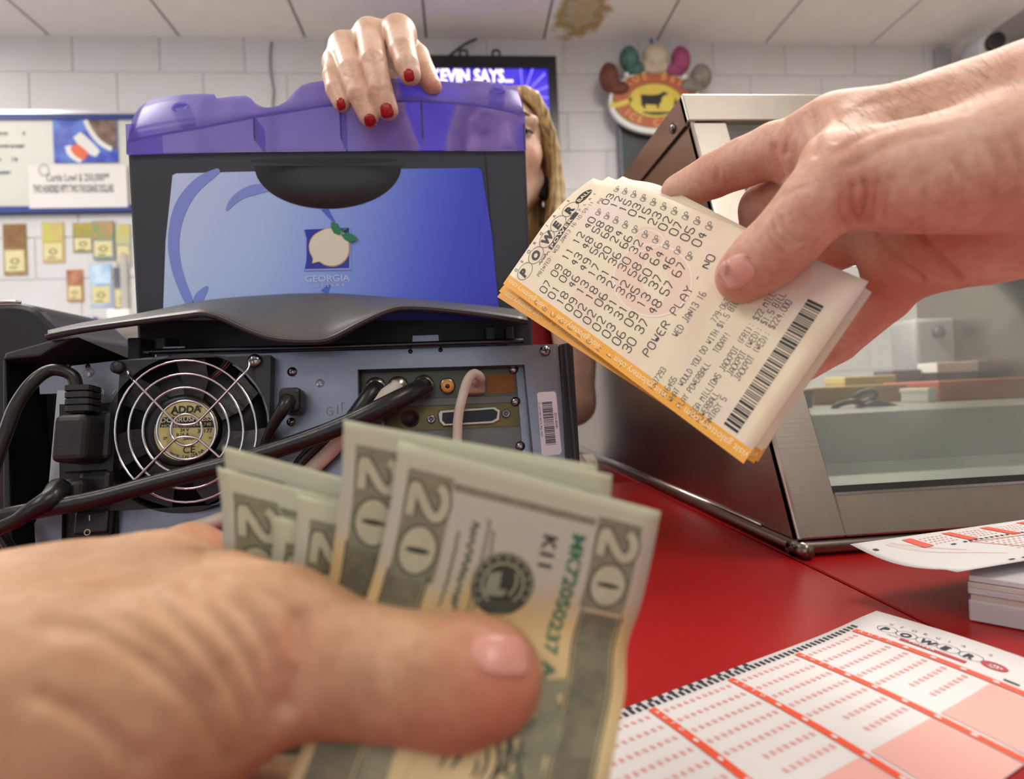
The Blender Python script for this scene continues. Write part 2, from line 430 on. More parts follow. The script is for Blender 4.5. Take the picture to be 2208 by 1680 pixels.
tag(box('baseboard_back', (X0, WY-.03, FZ), (X1, WY-.013, FZ+.1), mat('black_baseboard', '#2a2a2a', .5)), 'black rubber baseboard', None, None, 'structure')

# ---- ceiling of lay-in tiles
ce = tag(box('ceiling', (X0, Y0, CEIL_Z+.02), (X1, WY, CEIL_Z+.08), M_grid), 'suspended ceiling of pale tiles', None, None, 'structure')
def stained_tile():
    m = mat('stained_tile_board', '#e4dfdd', .9, bump=(220, .3)); nt = m.node_tree; b = nt.nodes['Principled BSDF']
    tc = nt.nodes.new('ShaderNodeTexCoord'); mp = nt.nodes.new('ShaderNodeMapping'); _c = PZ(1255, 26, CEIL_Z); mp.inputs['Location'].default_value = (-(_c[0]-.496), -(_c[1]-1.76), 0)
    nt.links.new(tc.outputs['Object'], mp.inputs['Vector'])
    ln = nt.nodes.new('ShaderNodeVectorMath'); ln.operation = 'LENGTH'
    sc = nt.nodes.new('ShaderNodeVectorMath'); sc.operation = 'MULTIPLY'; sc.inputs[1].default_value = (1.75, 1.1, 0)
    nt.links.new(mp.outputs['Vector'], sc.inputs[0]); nt.links.new(sc.outputs['Vector'], ln.inputs[0])
    n = nt.nodes.new('ShaderNodeTexNoise'); n.inputs['Scale'].default_value = 11; n.inputs['Detail'].default_value = 5
    nt.links.new(tc.outputs['Object'], n.inputs['Vector'])
    ad = nt.nodes.new('ShaderNodeMath'); ad.operation = 'MULTIPLY_ADD'; ad.inputs[1].default_value = .34
    nt.links.new(n.outputs['Fac'], ad.inputs[0]); nt.links.new(ln.outputs['Value'], ad.inputs[2])
    rp = nt.nodes.new('ShaderNodeValToRGB'); e = rp.color_ramp.elements
    e[0].position = .15; e[0].color = lin('#b7a988'); e[1].position = .42; e[1].color = lin('#e4dfdd')
    for p, c in ((.22, '#b9a27a'), (.27, '#b8ad98'), (.33, '#a8905f'), (.36, '#b39a6c')):
        q = e.new(p); q.color = lin(c)
    nt.links.new(ad.outputs[0], rp.inputs['Fac']); nt.links.new(rp.outputs['Color'], b.inputs['Base Color'])
    return m
TX, TYL = .6, 1.2
def tile_mesh(nm, m, sx=TX, sy=TYL):
    bm = bmesh.new(); bm_box(bm, (.006, .006, 0), (sx-.006, sy-.006, .02), .003, 1); bmesh.ops.recalc_face_normals(bm, faces=bm.faces)
    me = bpy.data.meshes.new(nm); bm.to_mesh(me); bm.free(); me.materials.append(m); return me
tm, ts = tile_mesh('ceiling_tile', M_tile), tile_mesh('ceiling_tile', stained_tile())
for i in range(-5, 6):
    for j in range(-5, 1):
        x, y = -.104+i*TX, 1.76+j*TYL
        if x < X0-.01 or x+TX > X1+.1: continue
        if any(abs(x+.3-lx) < .35 and abs(y+.6-ly) < .5 for lx, ly in LAMPS) and False: continue
        st = (i == 1 and j == 0)
        o = bpy.data.objects.new('ceiling_tile', ts if st else tm); COL.objects.link(o); o.parent = ce; o.location = (x, y, CEIL_Z)
        if y < Y0: o.location.y = Y0; o.scale.y = (y+TYL-Y0)/TYL
# fluorescent fixtures
M_fix = mat('lamp_housing_white', '#e6e6e4', .4); M_dif = mat('lamp_diffuser', '#fff6e8', .5, emit=4.0)
for i, (x, y) in enumerate(LAMPS):
    t = empty('ceiling_light', (x, y, CEIL_Z), 'white fluorescent ceiling light '+['over the clerk behind the menu board side', 'over the glass food case', 'over the customers by the shop window', 'over the customers near the right wall', 'by the side window near the block wall', 'near the right wall beyond the food case'][i], 'ceiling light', 'fluorescent ceiling lights')
    bm = bmesh.new()
    for lo, hi in (((-.3, -.6), (-.27, .6)), ((.27, -.6), (.3, .6)), ((-.27, -.6), (.27, -.57)), ((-.27, .57), (.27, .6))):
        bm_box(bm, (x+lo[0], y+lo[1], CEIL_Z-.03), (x+hi[0], y+hi[1], CEIL_Z))
    bm_obj('lamp_frame', bm, M_fix, t)
    box('diffuser', (x-.27, y-.57, CEIL_Z-.02), (x+.27, y+.57, CEIL_Z-.012), M_dif, t)
# ================================================================== counter
def brushed(name, c1, c2, rough, scale=(1, 60, 60), metal=1, blotch=5):
    m = mat(name, c1, rough, metal); nt = m.node_tree; b = nt.nodes['Principled BSDF']
    tc = nt.nodes.new('ShaderNodeTexCoord'); n = nt.nodes.new('ShaderNodeTexNoise'); n.inputs['Scale'].default_value = blotch; n.inputs['Detail'].default_value = 6; n.inputs['Roughness'].default_value = .65
    nt.links.new(tc.outputs['Object'], n.inputs['Vector'])
    rp = nt.nodes.new('ShaderNodeValToRGB'); rp.color_ramp.elements[0].position = .3; rp.color_ramp.elements[1].position = .7
    rp.color_ramp.elements[0].color = lin(c1); rp.color_ramp.elements[1].color = lin(c2)
    nt.links.new(n.outputs['Fac'], rp.inputs['Fac']); nt.links.new(rp.outputs['Color'], b.inputs['Base Color'])
    mp = nt.nodes.new('ShaderNodeMapping'); mp.inputs['Scale'].default_value = scale; nt.links.new(tc.outputs['Object'], mp.inputs['Vector'])
    n2 = nt.nodes.new('ShaderNodeTexNoise'); n2.inputs['Scale'].default_value = 14; nt.links.new(mp.outputs['Vector'], n2.inputs['Vector'])
    bp = nt.nodes.new('ShaderNodeBump'); bp.inputs['Strength'].default_value = .06; bp.inputs['Distance'].default_value = .001
    nt.links.new(n2.outputs['Fac'], bp.inputs['Height']); nt.links.new(bp.outputs['Normal'], b.inputs['Normal'])
    mr = nt.nodes.new('ShaderNodeMapRange'); mr.inputs[3].default_value = rough*.75; mr.inputs[4].default_value = rough*1.3
    nt.links.new(n.outputs['Fac'], mr.inputs[0]); nt.links.new(mr.outputs[0], b.inputs['Roughness'])
    return m
M_red = mat('red_laminate', '#9e0d10', .28, spec=.5, noise=(4, .35, '#920b0e'), bump=(260, .05))
M_cab = mat('counter_cabinet', '#5a2a26', .5)
GX = .22
ct = empty('service_counter', (-.6, .2, FZ), 'red laminate service counter under the lottery terminal', 'counter')
box('countertop', (-1.7, -.12, -.035), (GX-.0012, .72, 0), M_red, ct, .0008, 1)
box('joint_strip', (GX-.0012, -.12, -.03), (GX+.0008, .72, -.003), mat('joint_black', '#140808', .8), ct)
box('cabinet', (-1.68, -.06, FZ), (GX-.01, .7, -.035), M_cab, ct)
cs = empty('side_counter', (.9, .5, FZ), 'red laminate side counter carrying the glass food case', 'counter')
box('countertop', (GX+.0010, -.12, -.035), (1.7, 1.35, 0), M_red, cs, .0008, 1)
box('cabinet', (GX+.01, -.06, FZ), (1.68, 1.33, -.035), M_cab, cs)

# ================================================================== glass food case
M_steel = brushed('stainless_steel', '#b4ada3', '#978f85', .36)
M_steel2 = brushed('side_steel', '#a89d97', '#94877f', .24, (60, 1, 60))
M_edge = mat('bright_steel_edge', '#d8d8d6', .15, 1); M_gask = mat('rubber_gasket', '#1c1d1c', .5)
fc = empty('glass_food_case', (.6, .6, 0), 'stainless steel food case with a sloping glass front on the side counter', 'food case')
CX0, CX1, CYB = .225, 1.0, 1.16
SL = .404
def cf(z): return .374+SL*(z-.011)                # y of the sloping front at height z
ev = nrm(A(0, SL, 1)); nv = nrm(A(0, -1, SL)); ZT1, ZT0 = .40, .3665
L0 = (ZT0-.011)/ev[2]
FO = A(CX0, .374, .011)                           # front plane origin
FRM = (FO, EX_ := A(1, 0, 0), ev, nv)
# base tray and rim
box('base_tray', (CX0+.004, .384, .0005), (CX1, CYB, .011), M_steel, fc, .001, 1)
tube('base_rim', [A(CX0+.001, CYB, .0055), A(CX0+.001, .80, .0055), A(CX0+.001, .40, .0055), A(CX0+.004, .378, .0055), A(CX0+.03, .375, .0055), A(.6, .375, .0055), A(CX1, .375, .0055)], .0053, mat('rim_steel', '#8f8880', .3, 1), fc, 12, 6)
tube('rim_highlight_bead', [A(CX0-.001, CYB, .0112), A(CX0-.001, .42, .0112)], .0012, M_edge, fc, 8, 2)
# side panels
sidepoly = [(.374, .011), (cf(ZT0), ZT0), (CYB, ZT0), (CYB, .011)]
for x in (CX0, CX1-.004): prism('side_panel', sidepoly, ((x, 0, 0), (0, 1, 0), (0, 0, 1)), .004, M_steel2, fc)
cap = [(cf(ZT0)-.002, ZT0+.002), (cf(ZT1)-.002, ZT1), (CYB, ZT1), (CYB, ZT0+.002)]
for x in (CX0-.003, CX1-.004): prism('hood_side', cap, ((x, 0, 0), (0, 1, 0), (0, 0, 1)), .007, M_steel2, fc)
a = PX(1452, 277, CX0-.003)
lathe('rivet', a, (-1, 0, 0), [(.0055, 0), (.0055, .001), (.004, .003), (.0015, .0038)], mat('rivet_steel', '#7c7672', .2, 1), fc, 16, True)
LT = (ZT1-ZT0)/ev[2]
box('hood_front', (-.003, L0+.002, -.004), (CX1-CX0, L0+LT, .004), M_steel, fc, .0012, 2, FRM)
box('hood_roof', (CX0, cf(ZT1), ZT1-.004), (CX1, CYB, ZT1), M_steel, fc)
box('ceiling_liner', (CX0+.01, cf(ZT0)+.03, ZT0-.004), (CX1-.01, CYB, ZT0+.004), mat('liner_brown_steel', '#5f554b', .35, .8), fc)
# front frame
box('stile', (0, 0, -.006), (.034, L0, .003), M_steel, fc, .001, 1, FRM); box('stile', (CX1-CX0-.034, 0, -.006), (CX1-CX0, L0, .003), M_steel, fc, .001, 1, FRM)
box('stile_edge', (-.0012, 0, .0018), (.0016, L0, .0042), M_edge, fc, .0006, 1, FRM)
box('bottom_rail', (.034, 0, -.006), (CX1-CX0-.034, .030, .003), M_steel, fc, .001, 1, FRM)
box('gasket', (.034, .030, -.004), (CX1-CX0-.034, .0355, .0018), M_gask, fc, 0, 1, FRM)
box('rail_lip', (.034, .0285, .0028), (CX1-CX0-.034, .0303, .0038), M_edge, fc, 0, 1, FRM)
def glass_mat():
    m = bpy.data.materials.new('smeared_hazy_glass'); m.use_nodes = True; nt = m.node_tree; nt.nodes.clear()
    out = nt.nodes.new('ShaderNodeOutputMaterial'); gl = nt.nodes.new('ShaderNodeBsdfGlossy'); gl.inputs['Roughness'].default_value = .06; gl.inputs['Color'].default_value = (.9, .95, .93, 1)
    tr = nt.nodes.new('ShaderNodeBsdfTransparent'); tr.inputs['Color'].default_value = (.93, .96, .94, 1)
    df = nt.nodes.new('ShaderNodeBsdfDiffuse'); df.inputs['Color'].default_value = (.82, .84, .80, 1)  # pale diffuse mix paints smears and hazy reflection into the glass
    tc = nt.nodes.new('ShaderNodeTexCoord'); n = nt.nodes.new('ShaderNodeTexNoise'); n.inputs['Scale'].default_value = 9; n.inputs['Detail'].default_value = 4; nt.links.new(tc.outputs['Object'], n.inputs['Vector'])
    mr = nt.nodes.new('ShaderNodeMapRange'); mr.inputs[1].default_value = .35; mr.inputs[2].default_value = .75; mr.inputs[3].default_value = .05; mr.inputs[4].default_value = .13
    nt.links.new(n.outputs['Fac'], mr.inputs[0])
    m1 = nt.nodes.new('ShaderNodeMixShader'); nt.links.new(mr.outputs[0], m1.inputs[0]); nt.links.new(tr.outputs[0], m1.inputs[1]); nt.links.new(df.outputs[0], m1.inputs[2])
    fr = nt.nodes.new('ShaderNodeFresnel'); fr.inputs[0].default_value = 1.25
    m2 = nt.nodes.new('ShaderNodeMixShader'); nt.links.new(fr.outputs[0], m2.inputs[0]); nt.links.new(m1.outputs[0], m2.inputs[1]); nt.links.new(gl.outputs[0], m2.inputs[2])
    nt.links.new(m2.outputs[0], out.inputs[0]); return m
box('front_glass', (.030, .031, -.003), (CX1-CX0-.030, L0, -.001), glass_mat(), fc, 0, 1, FRM)
# lamp added under the hood to brighten the inside of the case
lampb = box('added_case_lamp', (CX0+.08, 1.02, ZT0-.022), (CX1-.08, 1.06, ZT0-.004), mat('added_tube_white', '#fff2dc', .4, emit=5), fc, .004, 2)
_l = area('added_case_light', ((CX0+CX1)/2, 1.04, ZT0-.026), (0, 0, 0), .6, .04, 2.2, (1, .93, .82)); _l.parent = lampb
# inside: pale floor, step and rear deck
DK = .078
box('case_floor', (CX0+.005, .40, .011), (CX1-.005, .67, .016), mat('case_floor_pale', '#b9bcb2', .4, noise=(6, .3, '#a8aaa0')), fc)
box('rear_deck', (CX0+.005, .67, .0115), (CX1-.005, CYB-.002, DK), mat('deck_grey', '#8d8b84', .4, noise=(5, .5, '#7c7a72')), fc, .002)
# things on the deck, seen through the glass
M_card = mat('cream_card_box', '#cdb877', .6, noise=(18, .4, '#bda368')); M_brown = mat('tan_card_box', '#a8844e', .6, noise=(14, .5, '#8f6c3c'))
def onbox(name, lab, cat, px0, py0, px1, y, dep, m, fl=None, rz=0):
    a, b = PY(px0, py0, y), PY(px1, py0, y); w, h = b[0]-a[0], a[2]-DK
    t = empty(name, (a[0]+w/2, y, DK), lab, cat); c, s = math.cos(rz), math.sin(rz)
    fr = (A(a[0]+w/2, y, DK), A(c, s, 0), A(-s, c, 0), A(0, 0, 1))
    box('box_body', (-w/2, 0, 0), (w/2, dep, h), m, t, .0015, 1, fr)
    box('box_lid', (-w/2-.0015, -.0015, h*.72), (w/2+.0015, dep+.0015, h+.001), fl or m, t, .001, 1, fr)
    return t
onbox('carton', 'tan carton lying behind the scissors inside the glass food case', 'carton', 1752, 838, 1990, .93, .06, M_brown)
onbox('carton', 'cream carton standing behind the tan carton in the food case', 'carton', 1822, 814, 1930, 1.02, .06, M_card)
M_rbox = mat('red_food_carton', '#b8563e', .5, noise=(12, .7, '#c8803c'))
onbox('food_carton', 'red and orange food carton inside the glass food case', 'carton', 2025, 824, 2290, .86, .12, M_rbox, mat('red_lid', '#c06048', .5))
onbox('paper_packet', 'white paper packet leaning at the end of the red food carton', 'packet', 2000, 838, 2022, .85, .05, mat('paper_white', '#d6d2c8', .6), None, .15)
onbox('metal_tray', 'white topped dark tray stacked behind the red food carton', 'tray', 2020, 783, 2120, 1.02, .045, mat('tray_dark', '#3c3c3e', .4), mat('tray_top_white', '#dcd8d2', .5))
onbox('purple_box', 'dark purple box between the cream carton and dispenser', 'box', 1925, 800, 1985, 1.05, .05, mat('purple_card', '#5c4e63', .5))
onbox('grey_tin', 'small dark grey tin at the left end of the food case deck', 'tin', 1728, 842, 1752, .86, .03, mat('tin_grey', '#6c6e6e', .35, .5))
dp = empty('napkin_dispenser', (.8, 1.09, DK), 'grey napkin dispenser with a round knob at the back of the food case', 'dispenser')
a, b = PY(1955, 690, 1.09), PY(2078, 690, 1.09)
box('dispenser_body', (a[0], 1.07, DK), (b[0], 1.14, a[2]), mat('dispenser_grey', '#9a9aa0', .35, noise=(10, .5, '#85858c')), dp, .008, 3)
lathe('dispenser_knob', PY(2020, 695, 1.07)+A(0, 0, -.02), (0, -1, 0), [(.012, 0), (.012, .008), (.008, .012)], mat('knob_dark', '#3f4044', .4), dp, 16, True)
br = empty('brown_rack', (.95, 1.1, DK), 'brown slatted rack at the back of the food case', 'rack')
a, b = PY(2085, 675, 1.10), PY(2240, 675, 1.10); M_rack = mat('rack_brown', '#7a6450', .5, noise=(10, .5, '#5c4a3a'))
for x in (a[0], b[0]-.008): box('rack_side', (x, 1.09, DK), (x+.008, 1.15, a[2]), M_rack, br)
for i in range(3):
    z = DK+(a[2]-DK)*(.35+.3*i); box('rack_shelf', (a[0], 1.09, z), (b[0], 1.15, z+.018), M_rack, br)
# scissors on the deck
sc = empty('scissors', PZ(1880, 885, DK+.002), 'black handled scissors lying on the deck behind the sloping glass', 'scissors')
M_hnd = mat('scissor_handle_black', '#26272a', .4)
def ring(px, py, rx, rz, y=.80, n=14):
    c = PY(px, py, y); k = y/FPX
    return [c+A(rx*k*math.cos(2*math.pi*i/n), -.012*math.sin(2*math.pi*i/n), rz*k*math.sin(2*math.pi*i/n)) for i in range(n)]
tube('finger_loop', ring(1828, 878, 32, 13), .0042, M_hnd, sc, 8, 3, True, True)
tube('finger_loop', ring(1866, 856, 24, 14), .0042, M_hnd, sc, 8, 3, True, True)
tube('handle_shank', [PY(1855, 880, .80), PY(1890, 874, .80), PY(1925, 880, .80), PY(1975, 890, .80)], [.004, .009, .007, .002], M_hnd, sc)
tube('blade', [PY(1890, 872, .805), PY(1940, 886, .805), PY(1985, 893, .805)], [.006, .004, .001], mat('blade_steel', '#7d7d7f', .25, 1), sc, 6)

# ================================================================== play slips and holder
M_slip = mat('slip_paper', '#d9d5d4', .55); M_or = mat('slip_orange', '#e2502c', .55); M_pk = mat('slip_pink', '#dfa79c', .55)
M_rednum = mat('slip_red_number', '#e59f97', .55); M_blk = mat('slip_black_mark', '#23242c', .5); M_navy = mat('slip_navy', '#22243c', .5); M_grn = mat('slip_green', '#3f7a5c', .5)
def sheet(name, S, us, vs, m, parent, th=.00018, uv=True):
    """thin paper: grid on S plus a back face"""
    nu, nv_ = len(us), len(vs); T = np.array([[S(u, v) for v in vs] for u in us])
    du = np.gradient(T, axis=0); dv = np.gradient(T, axis=1); n = np.cross(du, dv); n /= np.linalg.norm(n, axis=2, keepdims=True)
    V = list(T.reshape(-1, 3))+list((T-n*th).reshape(-1, 3)); K = nu*nv_; Fc = []
    for i in range(nu-1):
        for j in range(nv_-1):
            a = i*nv_+j; b = a+nv_; Fc += [(a, b, b+1, a+1), (K+a, K+a+1, K+b+1, K+b)]
    rim = [(i, 0) for i in range(nu)]+[(nu-1, j) for j in range(1, nv_)]+[(i, nv_-1) for i in range(nu-2, -1, -1)]+[(0, j) for j in range(nv_-2, 0, -1)]
    for x, y in zip(rim, rim[1:]+rim[:1]):
        a, b = x[0]*nv_+x[1], y[0]*nv_+y[1]; Fc.append((a, K+a, K+b, b))
    U_ = [((us[i]-us[0])/(us[-1]-us[0]), (vs[j]-vs[0])/(vs[-1]-vs[0])) for i in range(nu) for j in range(nv_)]*2
    return mesh(name, V, Fc, m, parent, True, U_)
def off(S, d, e=1e-2):
    def g(u, v):
        p = S(u, v); n = nrm(np.cross(S(u+e, v)-p, S(u, v+e)-p)); return p+n*d
    return g
K2 = A(.203, .271); E1, E2 = A(.326, -.945), A(-.945, -.326)+A(.326, -.945)*.06
def slip_S(s, t):                               # s: short side 0..82 mm (u), t: long side 0..245 mm
    q = K2+E1*s/1000+E2*t/1000
    z = .0008+.0022*math.exp(-(t/30)**2)+.0012*math.sin(s/82*math.pi)
    return A(q[0], q[1], z)
sl = empty('play_slip', slip_S(41, 100), 'large red and white number play slip lying flat on the red counter', 'play slip')
N2 = lambda a, b, n: list(np.linspace(a, b, n))
# surface orientation: u x v must point up
ptop = lambda t, s: slip_S(s, t)
T_ = (lambda S: S) 
flip = np.cross(slip_S(1, 0)-slip_S(0, 0), slip_S(0, 1)-slip_S(0, 0))[2] < 0
Sf = (lambda u, v: slip_S(v, u)) if flip else slip_S   # u = t, v = s when flipped
sheet('slip_sheet', Sf, N2(0, 245, 20) if flip else N2(0, 88, 10), N2(0, 88, 10) if flip else N2(0, 245, 20), M_slip, sl)
def lay_slip(p, name, m, d=.00025, fine=True):
    g = off(Sf, d); h = (lambda s, t: g(t, s)) if flip else g
    return p.lay(name, h, m, sl, fine)
p = Print()
t = 24.0
while t < 230:
    p.rect(5.5-3.0+.0, t, 5.5, t+1.6); t += 3.05
for i in range(46):
    if i % 2 == 0 and 95+i*2.6 < 235: p.rect(.4, 95+i*2.6, 2.2, 95+i*2.6+2.3)
p.rect(63.5, 23.6, 68.5, 24.8)
lay_slip(p, 'timing_marks', M_blk)
ST = [30, 71, 112, 153, 194]
w_ = Print(); nb = Print()
for k, t0 in enumerate(ST):
    p = Print(); q = Print(); p.rect(6.5, t0-3.0, 88, t0+.4, 16, 1)
    for i, ch in enumerate('AUTO'): w_.font(ch, 9+i*4.2, t0-.6, 2.6, right=(1, 0), up=(0, -1), bold=.02)
    for i in range(5): w_.disc(30+i*11, t0-1.3, 1.2, .8, 10)
    q.rect(62, t0+1.2, 88, t0+36, 10, 8); lay_slip(q, 'pink_panel', M_pk, .00025, False); lay_slip(p, 'orange_bar', M_or, .00035, False)
    for r_ in range(7):
        n_ = 9 if r_ < 6 else 6
        for c_ in range(11 if r_ < 5 else 8):
            s0, t1 = 9+r_*7.4, t0+3+c_*3.2
            if s0 > 60 or t1 > t0+36: continue
            nb.line([(s0+.2, t1), (s0+2.0, t1), (s0+2.0, t1+1.0), (s0+.2, t1+1.0), (s0+.2, t1)], .34); nb.line([(s0+1.1, t1), (s0+1.1, t1+1)], .3)
lay_slip(w_, 'bar_lettering', M_slip, .0005); lay_slip(nb, 'number_grid', M_rednum, .00025)
p = Print(); k = Print(); rd = Print()
LU = (0, -1)
for i, ch in enumerate('POWER'):
    s0 = 13+i*8.4; t0 = 19.5-i*.3
    p.disc(s0+2.4, t0-2.2, 4.4, 3.5, 24, .93); k.font(ch, s0, t0, 5.4, up=LU, bold=.045, sx=1.0, shear=.1)
rd.disc(57.5, 17, 4.6, 3.0, 20, .62); rd.font('BALL', 54.4, 17.9, 2.6, up=LU, bold=.02)
rd.rect(24, 21.4, 50, 23.6, 4, 1)
for i, ch in enumerate("GEORGIA'S"): p.font(ch, 13+i*4.9, 12.2-.3*i, 2.8, up=LU)
p.line([(18, 22.5), (19, 21.6), (20, 22.6), (21, 21.6), (23, 22.3)], .3, 1)
lay_slip(p, 'logo_outlines', mat('slip_grey_line', '#5f6066', .5)); lay_slip(k, 'logo_letters', M_navy); lay_slip(rd, 'logo_red', mat('slip_logo_red', '#b8262e', .5))
w_ = Print(); w_.font('POWER', 28, 23.2, 1.9, up=LU, bold=.03, sx=1.4, space=1.2); lay_slip(w_, 'logo_white', M_slip, .0005)
p = Print(); p.disc(69, 13, 3, 2.2, 18, .6); p.disc(75, 12.5, 2.6, 2.2, 18); lay_slip(p, 'green_emblem', M_grn)

# second slip, resting on the acrylic holder
T2 = A(.2135, .3035, .0268)
a2, b2 = nrm(A(.1335, .025, 0)), nrm(A(.26, -.97, 0))
def s2(u, v):                                    # u 0..190 mm along, v 0..60 mm across
    z = .0006-.0040*math.sin(math.pi*min(1, v/52))*math.exp(-(u/40)**2)
    return T2+a2*u/1000+b2*v/1000+A(0, 0, z)
sl2 = empty('play_slip', s2(80, 30), 'curled white play slip with orange bars resting on the acrylic holder', 'play slip')
S2f = lambda u, v: s2(v, u)                       # (v, u) order gives the upward normal
if np.cross(S2f(1, 0)-S2f(0, 0), S2f(0, 1)-S2f(0, 0))[2] < 0: S2f = None
sheet('slip_sheet', (lambda a, b: s2(b, a)) if S2f else s2, N2(0, 56, 12) if S2f else N2(0, 190, 24), N2(0, 190, 24) if S2f else N2(0, 56, 12), M_slip, sl2)
def lay2(p, name, m, d=.0002, fine=True):
    g = off(S2f or s2, d); return p.lay(name, (lambda u, v: g(v, u)) if S2f else g, m, sl2, fine)
p = Print(); mk = Print(); nb = Print(); ln = Print()
for i in range(5): p = Print(); p.rect(32+i*30, 4, 39+i*30, 17+i*2.2 if i < 3 else 24, 3, 8); lay2(p, 'orange_bar', M_or, .0003, False)
for i in range(34): mk.rect(56+i*4, 19.5, 58.2+i*4, 21)
mk.rect(6, 8, 9, 10); mk.rect(47, 19.5, 50, 21); mk.rect(39, 52, 43, 53); mk.rect(48, 52, 52, 53)
for i in range(5):
    for r_ in range(4):
        for c_ in range(6): nb.rect(42+i*30+c_*3, 6+r_*3, 43.4+i*30+c_*3, 7+r_*3)
for r_ in range(10):
    for c_ in range(30): nb.rect(66+c_*4, 24+r_*3, 67.5+c_*4, 25+r_*3)
ln.line([(60, 23), (66, 32), (74, 42), (88, 52)], .8, 1); ln.line([(58, 22), (120, 26), (180, 27)], .6, 1); ln.line([(22, 5), (34, 18), (44, 30)], .5); ln.line([(18, 6), (30, 24), (52, 44)], .4)
lay2(nb, 'number_grid', M_rednum); lay2(mk, 'timing_marks', M_blk, .0003); lay2(ln, 'red_lines', mat('slip_red_line', '#d8705c', .5), .0003)
hd = empty('slip_holder', (.27, .29, 0), 'clear layered acrylic slip holder on the side counter', 'slip holder')
ha, hb = nrm(A(.67, -.74, 0)), nrm(A(.74, .67, 0)); HF = (A(.2405, .2576, 0), ha, hb, A(0, 0, 1))
M_ac1 = mat('acrylic_edge_clear', '#eeebec', .12, trans=.4, ior=1.49); M_ac2 = mat('acrylic_edge_warm', '#e4d6ca', .2, trans=.3, ior=1.49)
box('base_plate', (0, 0, .0003), (.12, .085, .0105), M_ac1, hd, .0006, 1, HF)
box('spacer', (.001, .001, .0105), (.119, .084, .0135), M_ac2, hd, 0, 1, HF)
box('lower_plate', (0, 0, .0135), (.12, .085, .0165), M_ac1, hd, .0004, 1, HF)
for i in range(2): box('tray_plate', (.0005*i, 0, .0165+.0031*i), (.12, .085, .0193+.0031*i), M_ac2 if i != 1 else M_ac1, hd, .0004, 1, HF)
# ================================================================== lottery terminal
lt = empty('lottery_terminal', (-.1, .46, 0), 'black lottery terminal with a blue display back and an open cable panel', 'lottery terminal')
M_dk = mat('terminal_charcoal', '#2e3039', .42, noise=(40, .3, '#272930'), bump=(900, .15)); M_dk2 = mat('terminal_black', '#15161a', .4)
M_lid = mat('terminal_lid_grey', '#54524f', .38, noise=(30, .4, '#474543'), bump=(1200, .12))
M_zinc = brushed('zinc_plate', '#8d93a0', '#767984', .36, (80, 80, 80), .9, 14)
M_zinc2 = brushed('zinc_inner', '#6d6a66', '#5a5650', .4, (80, 80, 80), .85, 14)
M_scr = mat('screw_steel', '#8f9095', .2, 1); M_rub = mat('black_rubber', '#191a1c', .45, noise=(60, .6, '#2a2927'), bump=(300, .2))
PLY, TILT = .385, .18
P0 = PY(640, 760, PLY); bn = nrm(A(0, -1, TILT)); bu = nrm(A(0, TILT, 1)); bx_ = A(1, 0, 0)
def BP(px, py, h=0):                                # pixel -> point on the back plate plane raised h towards the customer
    v = ray(px, py); o = P0+bn*h; return CAM+v*(((o-CAM)@bn)/(v@bn))
def BLc(px, py, h=0):
    q = BP(px, py, h)-P0; return q@bx_, q@bu
BFR = (P0, bx_, bu, bn); KP = PLY/FPX
def bbox(name, px0, py0, px1, py1, h0, h1, m, parent=None, bev=0, seg=2):
    mx, my = (px0+px1)/2, (py0+py1)/2
    return box(name, (BLc(px0, my, h1)[0], BLc(mx, py1, h1)[1], h0), (BLc(px1, my, h1)[0], BLc(mx, py0, h1)[1], h1), m, parent if parent is not None else lt, bev, seg, BFR)
def bpoly(name, pts, h0, h1, m, parent=None, bev=0):
    return prism(name, [BLc(x, y, h1) for x, y in pts], (P0+bn*h0, bx_, bu), h1-h0, m, parent if parent is not None else lt, bev)
def bmap(h): return lambda a, b: P0+bx_*a+bu*b+bn*h
def blathe(name, px, py, h, prof, m, parent=None, seg=20, smooth=True): return lathe(name, BP(px, py, h), bn, prof, m, parent if parent is not None else lt, seg, smooth)

# ---- base housing
zt = PY(600, 752, .40)[2]
xl, xr = BP(6, 900)[0], BP(1238, 900)[0]
box('base_core', (xl+.006, .405, .004), (xr-.006, .56, zt-.004), M_dk2, lt, .002, 1)
bpoly('housing_side', [(1207, 742), (1226, 738), (1236, 748), (1262, 1180), (1232, 1180)], -.10, .004, M_dk2, None, .001)
bpoly('housing_side', [(5, 778), (12, 772), (26, 1200), (18, 1240), (6, 1240)], -.10, .006, M_dk2, None, .001)
bpoly('housing_side_rib', [(1216, 742), (1221, 741), (1244, 1000), (1239, 1000)], .004, .0052, M_dk)
bpoly('housing_top_lip', [(6, 775), (10, 760), (100, 735), (165, 726), (110, 752), (85, 768)], -.09, .008, M_dk, None, .0015)
box('base_foot_plate', (xl+.01, .40, 0), (xr-.01, .55, .004), M_dk2, lt)
# ---- plate
bpoly('back_plate', [(128, 792), (250, 778), (350, 768), (352, 748), (398, 747), (402, 766), (600, 760), (888, 752), (890, 724), (945, 722), (948, 750), (1203, 742), (1222, 1000), (1240, 1180), (1170, 1180), (1131, 786), (771, 797), (778, 1190), (134, 1205), (133, 848), (86, 850), (84, 822), (96, 800)], -.0012, 0, M_zinc)
bpoly('lower_plate', [(771, 998), (1150, 986), (1166, 1180), (776, 1190)], -.004, -.0028, M_zinc)
for px, py in ((368, 772), (402, 771), (885, 758), (950, 755), (148, 790), (190, 790)): blathe('punch_hole', px, py, -.0002, [(.0016, 0), (.0016, .0004)], M_dk2, None, 10)
for px, py, rr in ((192, 803, 10), (690, 826, 9)): blathe('embossed_stud', px, py, 0, [(rr*KP, 0), (rr*KP, .0003), (rr*KP*.85, .0003), (rr*KP*.8, .0001)], M_zinc, None, 18)
